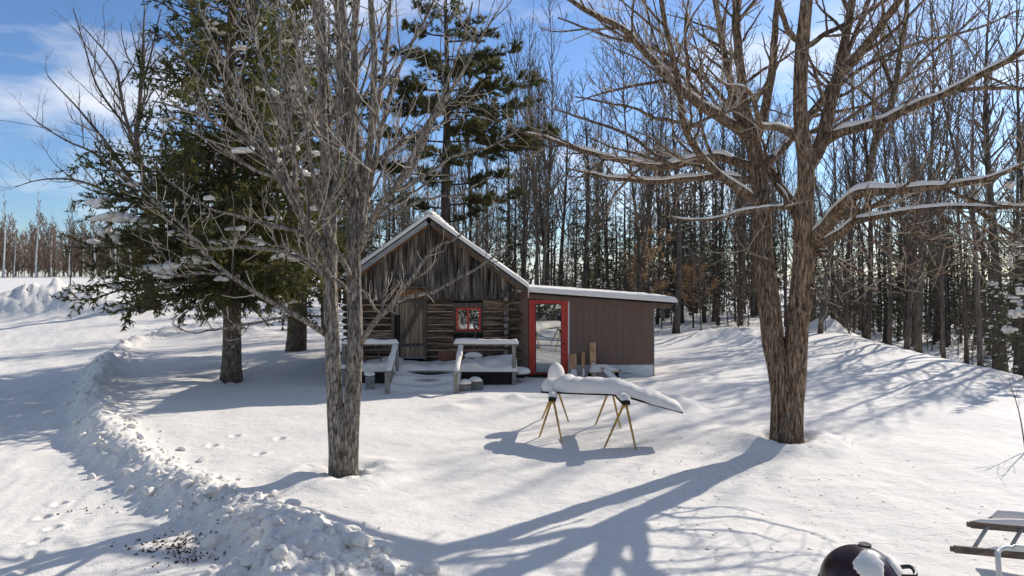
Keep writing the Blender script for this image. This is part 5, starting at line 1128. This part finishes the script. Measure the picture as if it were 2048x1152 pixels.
# trunks that can be made out in the photograph: (px, width px, distance)
def near(px):
    return [w__ for lim, w__ in ((1060, 'behind the cabin roof'), (1200, 'behind where shed roof meets cabin'), (1330, 'behind the middle of the shed roof'), (1400, 'beside the shed roof eave'), (1500, 'between the shed and the brown maple'), (1690, 'behind the brown maple trunk'), (1790, 'behind the snow mound past the brown maple'), (1880, 'between the snow mound and snowy firs'), (9999, 'near the snowy firs at yard crest')) if px < lim][0]
def pxof(x, y): return 1024 + x / y * F
named = [(1170, 19, 37), (1262, 15, 36), (1346, 17, 35), (1128, 10, 42), (1215, 9, 44), (1408, 9, 44), (1440, 8, 46), (1655, 20, 34), (1700, 9, 38), (1733, 10, 36), (1770, 9, 34), (1800, 14, 33), (1852, 13, 31), (1895, 10, 28), (1953, 13, 24), (1990, 18, 30), (1835, 8, 36), (1925, 8, 36), (1310, 9, 42), (1480, 12, 40), (1052, 9, 44), (1085, 8, 47), (2040, 12, 26)]
for px, w, Y in named:
    x_ = at_d(px, Y); pts.append((x_, Y)); k = rf_.integers(7); rr = w / F * Y / 2; s = rf_.uniform(.85, 1.1)
    where = near(px)
    o = put(BP[k], used, (x_, Y, G(x_, Y) - .1), s, rf_.uniform(0, 6.28), ('thick' if w >= 13 else 'slim') + ' dark leafless tree ' + where, 'trees at the woods edge')
    f = np.clip(rr / (.1 * s), .8, 1.9); o.scale = (s * f, s * f, s * 1.1)
n = 0
while n < 120:
    Y = 34 + 48 * rf_.uniform(0, 1) ** 1.1; q = rf_.uniform(-.29, .98); x_ = q * Y
    if q > .62 and Y > 60: continue
    if not ok_place(x_, Y, pts, 1.5): continue
    if abs(x_ - o3[0]) < 1.5 and Y < 34: continue
    pts.append((x_, Y)); n += 1
    put(BP[rf_.integers(7)], used, (x_, Y, G(x_, Y) - .1), rf_.uniform(.75, 1.15), rf_.uniform(0, 6.28), 'slender leafless tree deep in the woods ' + near(pxof(x_, Y)), 'bare trees in the woods')
n = 0
while n < 110:
    Y = 33 + 50 * rf_.uniform(0, 1); q = rf_.uniform(-.27, .98); x_ = q * Y
    if not ok_place(x_, Y, pts, 1.3): continue
    if Y < 38 and -.2 < q < .45: continue
    pts.append((x_, Y)); n += 1; k = rf_.choice(4, p=[.16, .36, .36, .12])
    put(FP[k], used, (x_, Y, G(x_, Y) - .1), rf_.uniform(.75, 1.15), rf_.uniform(0, 6.28), ('tall', 'bushy', 'small', 'high-crowned')[k] + ' dark green fir in the woods ' + near(pxof(x_, Y)), 'firs in the woods')
n = 0
while n < 120:
    q = rf_.uniform(.30, .99) if n < 85 else rf_.uniform(-.25, .30); Y = rf_.uniform(40, 78); x_ = q * Y
    n += 1; k = rf_.choice(4, p=[.25, .40, .25, .10])
    put(FP[k], used, (x_, Y, G(x_, Y) - .1), rf_.uniform(.7, 1.15), rf_.uniform(0, 6.28), ('tall', 'bushy', 'small', 'high-crowned')[k] + ' dark green fir in the woods ' + near(pxof(x_, Y)), 'firs in the woods')
SP_ = [proto_tree('bare_sapling', bare_parts(4.5 + i, .03, rf_, 26, .12, 1, 48, .34, 2.6, 2.6, .007), M['wood_bark'], M['wood_twig']) for i in range(2)]
n = 0
while n < 150:
    Y = 33 + 34 * rf_.uniform(0, 1); q = rf_.uniform(-.25, .98); x_ = q * Y
    if Y < 36 and q < .4: continue
    if q > .4: Y = Y - 6 * rf_.uniform(0, 1); x_ = q * Y
    if x_ < 15.3 + .12 * (Y - 20) + 1 and Y < 33: continue
    n += 1; put(SP_[n % 2], used, (x_, Y, G(x_, Y) - .1), rf_.uniform(.6, 1.15), rf_.uniform(0, 6.28), 'twiggy bare sapling in the undergrowth ' + near(pxof(x_, Y)), 'saplings in the woods')
# snowy firs at the right-hand edge of the yard
for px, Y, k, s, lab in ((2052, 20.5, 1, .62, 'snow-laden fir at the crest of the yard, beside the woods'), (2035, 27, 0, .8, 'tall snow-dusted fir just inside the woods past the yard crest'), (1985, 27, 2, .8, 'small snow-dusted fir below the yard crest among fallen branches'), (1480, 40, 2, .8, 'small snowy fir at the woods edge behind the right maple'), (1590, 38, 2, .55, 'tiny snowy fir behind the mound by the right maple')):
    x_ = at_d(px, Y); o = put(FP[k], used, (x_, Y, G(x_, Y) - .1), s, 1.3 * px, lab, None)
    if k != 2:
        for c in range(14):
            a = rf_.uniform(0, 6.28); hh = rf_.uniform(.12, .75); H_ = (13, 9)[k == 1]; R_ = (2.0, 1.6)[k == 1] * (1 - hh) * 1.05
            cc = np.array([x_ + s * R_ * .8 * cos(a), Y + s * R_ * .8 * sin(a), G(x_, Y) + hh * H_ * s]); m = MB()
            for q in range(4): lump(m, cc + rf_.uniform(-.16, .16, 3) * (1, 1, .6), (rf_.uniform(.07, .15), rf_.uniform(.07, .14), rf_.uniform(.06, .11)), rf_, .3, ICO2, .4)
            b = m; ob = MB(); ob.v = [(v - np.array(o.location)) @ np.array([[cos(1.3 * px), -sin(1.3 * px), 0], [sin(1.3 * px), cos(1.3 * px), 0], [0, 0, 1]]) / s + np.array(o.location) for v in b.v]; ob.f3 = b.f3; ob.n = b.n
            ob.build('snow_clump', M['snow'], o, smooth=True)

# beeches that still hold their dry leaves
def beech(px, Y, H, rng, label, zlo, zhi):
    x_ = at_d(px, Y); loc = np.array([x_, Y, G(x_, Y) - .1]); t = thing('beech_tree', label, 'tree', loc)
    tr, cr, (P1, P2) = bare_parts(H, .055, rng, 34, .2, 0, 62, .42, 2.4, 2.0, .008)
    shift(tr, loc).build('trunk', M['wood_bark'], t, smooth=True); shift(cr, loc).build('crown', M['wood_twig'], t)
    A = P2.reshape(-1, 3); A = A[(A[:, 2] > zlo) & (A[:, 2] < zhi)]; A = A[rng.integers(0, len(A), 1900)] + rng.normal(size=(1900, 3)) * .08
    D = rng.normal(size=(1900, 3)) * (1, 1, .6) - (0, 0, .4); D /= np.linalg.norm(D, axis=1, keepdims=True); V, f = needles(A + loc, D, .11, .07, rng); o = MB().add(V, tris=f).build('dry_leaves', M['beech'], t); o['kind'] = 'stuff'
beech(1300, 37, 6.2, np.random.default_rng(1), 'young beech with dry orange leaves behind the shed roof', 1.2, 5.6)
beech(1385, 38, 5.2, np.random.default_rng(2), 'smaller beech with thin orange leaves past the shed roof corner', 1.6, 3.6)

# big bare tree behind the spruce on the left, and the small one by the far bank
yl_ = 36.0
rows = [[(300, 600, 22, 0), (298, 500, 20, 0), (296, 400, 19, 0)],
        [(296, 430, 17, 0), (290, 360, 16, 0), (275, 280, 14, 0), (283, 180, 11, .3), (288, 90, 7, .5), (292, 10, 3, .6)],
        [(290, 360, 13, 0), (262, 280, 11, -.5), (240, 200, 9, -.8), (225, 130, 6, -1), (160, 50, 3, -1.5)],
        [(288, 420, 12, 0), (250, 340, 10, -.8), (200, 270, 8, -1.4), (150, 210, 5, -2), (95, 150, 3, -2.6)],
        [(290, 415, 10, 0), (220, 385, 8, .8), (150, 360, 6, 1.4), (80, 360, 4, 1.8), (30, 375, 2, 2.0)],
        [(285, 400, 9, 0), (210, 320, 7, .6), (130, 280, 5, 1.2), (70, 240, 3, 1.6)],
        [(275, 280, 8, 0), (200, 180, 6, .8), (170, 90, 4, 1.2), (150, 20, 2, 1.5)],
        [(283, 180, 7, .3), (310, 90, 5, .6), (325, 20, 3, .9)], [(240, 200, 6, -.8), (190, 120, 4, -1.2), (150, 60, 2, -1.4)]]
rows = [[(p_[0], p_[1], p_[2] * .68, p_[3]) for p_ in r_] for r_ in rows]
rt = np.random.default_rng(8); xg = at_d(300, yl_); LB = np.array([xg, yl_, G(xg, yl_) - .1])
rows[0][0] = (300, HZ + (HC - LB[2]) * F / yl_, 24, 0)
big_tree('bare_tree', 'wide leafless tree with limbs fanning out over the driveway, behind the spruce', LB, rows, M['wood_bark'], M['wood_twig'], rt, (1.2, 2.2, 2.0), {}, {0}, twig_r=.007, up=.12)
p_ = hit(143, 588); o = copy_tree(BP[2]); tag(o, 'small lone leafless tree standing at the far snowbank by the field', 'tree'); o['group'] = ''; del o['group']
o.location = p_ - np.array([0, 0, .1]); s = (588 - 330) / F * p_[1] / 19; o.scale = (s, s, s)
# far treeline across the field
rl = np.random.default_rng(66); used2 = set()
FT = [proto_tree('far_bare_tree', bare_parts(13, .13, rl, 40, .08, 1, 50, .30, 1.7, 1.6, .045), M['far_twig'], M['far_twig']), proto_tree('far_bare_tree', bare_parts(12, .12, rl, 44, .05, 0, 55, .36, 1.7, 1.6, .045), M['far_twig'], M['far_twig'])]
BR = [proto_tree('far_birch', bare_parts(16, .2, rl, 20, .6, 0, 32, .16, 1.2, 1.2, .025), M['birch'], M['wood_twig'])]
for i in range(150):
    q = -.84 + .62 * (i + rl.uniform(0, 1)) / 150; Y = rl.uniform(128, 168); x_ = q * Y
    put(FT[i % 2], used2, (x_, Y, G(x_, Y) - .1), rl.uniform(.62, 1.0), rl.uniform(0, 6.28), 'brownish leafless tree in the far treeline across the snowy field', 'far treeline')
for i in range(34):
    q = -.84 + .62 * (i + rl.uniform(0, 1)) / 34; Y = rl.uniform(140, 172); x_ = q * Y; k = rl.integers(2)
    o = copy_tree(FP[k]); o.location = (x_, Y, G(x_, Y) - .1); s = rl.uniform(.8, 1.1) * (.95, 1.35)[k]; o.scale = (s * 1.3, s * 1.3, s); tag(o, 'dark fir in the far treeline across the snowy field', 'tree', 'far firs')
for i, px in enumerate((8, 75, 104, 190, 260, 300, 345, 30, 140, 232)):
    Y = 124 + 3 * (i % 3); x_ = at_d(px, Y); put(BR[0], used2, (x_, Y, G(x_, Y) - .1), (.95, 1.0, .8, .72, .75, .7, .7, .6, .65, .6)[i], i, 'white-barked birch in front of the far treeline', 'far birches')
# unseen firs added behind the camera to give the door glass a dark reflection
for i in range(40):
    x_ = -7 + 1.15 * (i % 20) * .85 + rl.uniform(-.4, .4); Y = rl.uniform(-6.5, -4.5) - 3.0 * (i // 20); o = copy_tree(FP[1]); o.location = (x_, Y, G(x_, Y) - .8); s = rl.uniform(.55, .75); o.scale = (s * 1.2, s * 1.2, s); o.rotation_euler = (0, 0, i); tag(o, 'dark fir of the row mirrored in the shed door glass', 'tree', 'firs mirrored in the door')

# ------------------------------------------------------------------ small things on the snow
rx = np.random.default_rng(91)
m = MB()
cl_ = []
for k in range(900):                                        # loose clods fallen from the ploughed banks
    if k < 560:
        i = rx.integers(4, len(BANK) - 3); f = rx.uniform(); c = BANK[i] * (1 - f) + BANK[i + 1] * f; c = c + rx.normal(size=2) * np.array([.30, .30])
    else:
        b = PILE[rx.integers(len(PILE))]; c = np.array(b[0]) + rx.normal(size=2) * np.array([b[1], b[2]]) * .6
    cl_.append(c)
cl_ = np.array(cl_); cz_ = gz(cl_[:, 0], cl_[:, 1])
for c, z_ in zip(cl_, cz_):
    s = rx.uniform(.012, .045) if rx.uniform() < .85 else rx.uniform(.05, .10)
    chunk(m, (c[0], c[1], z_ + s * .25), (s * rx.uniform(.9, 1.4), s * rx.uniform(.8, 1.2), s * rx.uniform(.6, 1.0)), rx)
tag(m.build('snow_clods', M['snow']), 'loose white snow clods scattered along the ploughed driveway bank', None, kind='stuff')
m = MB()
for k in range(16):
    c = A0 + dirr * rx.uniform(0, 1.2) + per * rx.uniform(-.35, .25); s = rx.uniform(.03, .07); chunk(m, (c[0], c[1], G(c[0], c[1]) + s * .3), (s, s, s * .7), rx)
tag(m.build('snow_crumbs', M['snow'], smooth=True), 'crumbled snow lumps lying under the ladder', None, kind='stuff')
# leaf litter melted out of the driveway
n = 300; cl = [hit(px, py) for px, py in ((362, 1042), (355, 1060), (385, 1075), (330, 1060), (180, 978), (290, 1050), (390, 1000), (350, 1085))]
ci = rx.choice(8, n, p=[.24, .26, .18, .1, .06, .06, .05, .05]); A = np.array([cl[i][:2] for i in ci]) + rx.normal(size=(n, 2)) * np.array([.2, .10])
B = np.stack([A[:, 0], A[:, 1], gz(A[:, 0], A[:, 1]) + .012], 1); D = rx.normal(size=(n, 3)) * (1, 1, .25); D /= np.linalg.norm(D, axis=1, keepdims=True)
V, f = needles(B, D, .04, .032, rx); tag(MB().add(V, tris=f).build('leaf_litter', M['litter']), 'brown leaf litter showing through the snow of the driveway', None, kind='stuff')
# twigs and bark scraps on the crust by the right maple
n = 260; A = np.stack([rx.uniform(1.5, 6.5, n), rx.uniform(7, 12.5, n)], 1); B = np.stack([A[:, 0], A[:, 1], gz(A[:, 0], A[:, 1]) + .004], 1); D = np.stack([np.full(n, 1.0), rx.normal(size=n) * .5, np.zeros(n)], 1); D /= np.linalg.norm(D, axis=1, keepdims=True)
V, f = needles(B, D, .05, .012, rx); tag(MB().add(V, tris=f).build('twig_scraps', M['twig_r']), 'tiny twig and bark scraps strewn on the snow by the right maple', None, kind='stuff')
# saplings and shrubs
def shrub(px, py, h, n, label, mat_, spread=.35, name='sapling', r=.006, lean=(0, 0)):
    c = hit(px, py, lambda x, y: gz(x, y)); t = thing(name, label, 'shrub', c); P = []; 
    for k in range(n):
        a = rx.uniform(0, 6.28); e = c + np.array([cos(a) * spread * h * rx.uniform(.3, 1) + lean[0] * h, sin(a) * spread * h * rx.uniform(.3, 1) + lean[1] * h, h * rx.uniform(.7, 1)]); P.append(resample([c - (0, 0, .05), (c + e) / 2 + rx.normal(size=3) * .04 * h, e], 8))
    P = np.stack(P); R = np.tile(np.linspace(r, r * .4, 8), (n, 1)); P2, R2 = spawn(P, R, rx, rep(P, 4, rx, 2, 8), .25, 1, 45, .35, .6, .1, .15, 5, r * .4, .4, .1)
    MB().tubes(P, R, 6).build('stems', mat_, t, smooth=True); MB().tubes(P2, R2, 3, cap=False).build('twigs', mat_, t)
shrub(2052, 905, 1.6, 2, 'thin bare sapling bending over the snow below the yard crest', M['wood_twig'], .18, r=.012, lean=(-.12, 0))
shrub(357, 668, .9, 4, 'sparse bare shrub poking out of the snowbank by the spruce', M['wood_twig'], .6)
shrub(445, 665, .7, 3, 'few bare stems beside the snowbank, next to the spruce trunk', M['wood_twig'], .6)
for px, py, lab in ((1700, 668, 'low brown brush behind the snow mound by the right maple'), (1745, 664, 'tangled brown brush at the start of the woods'), (1838, 672, 'brown brush pile at the crest of the yard'), (1985, 715, 'snow-dusted brush below the crest by the firs')):
    shrub(px, py, 1.1, 16, lab, M['far_twig'], .8, 'brush', .012)
# service wire
w0 = at(-260, 215, 60); w1 = at(420, 318, 60); P = resample([w0, at(20, 243, 60), at(200, 281, 60), w1], 20)
tag(MB().tubes(P, np.full(20, .022), 5).build('service_wire', M['wire']), 'thin dark overhead wire crossing the sky to the left tree', 'wire')
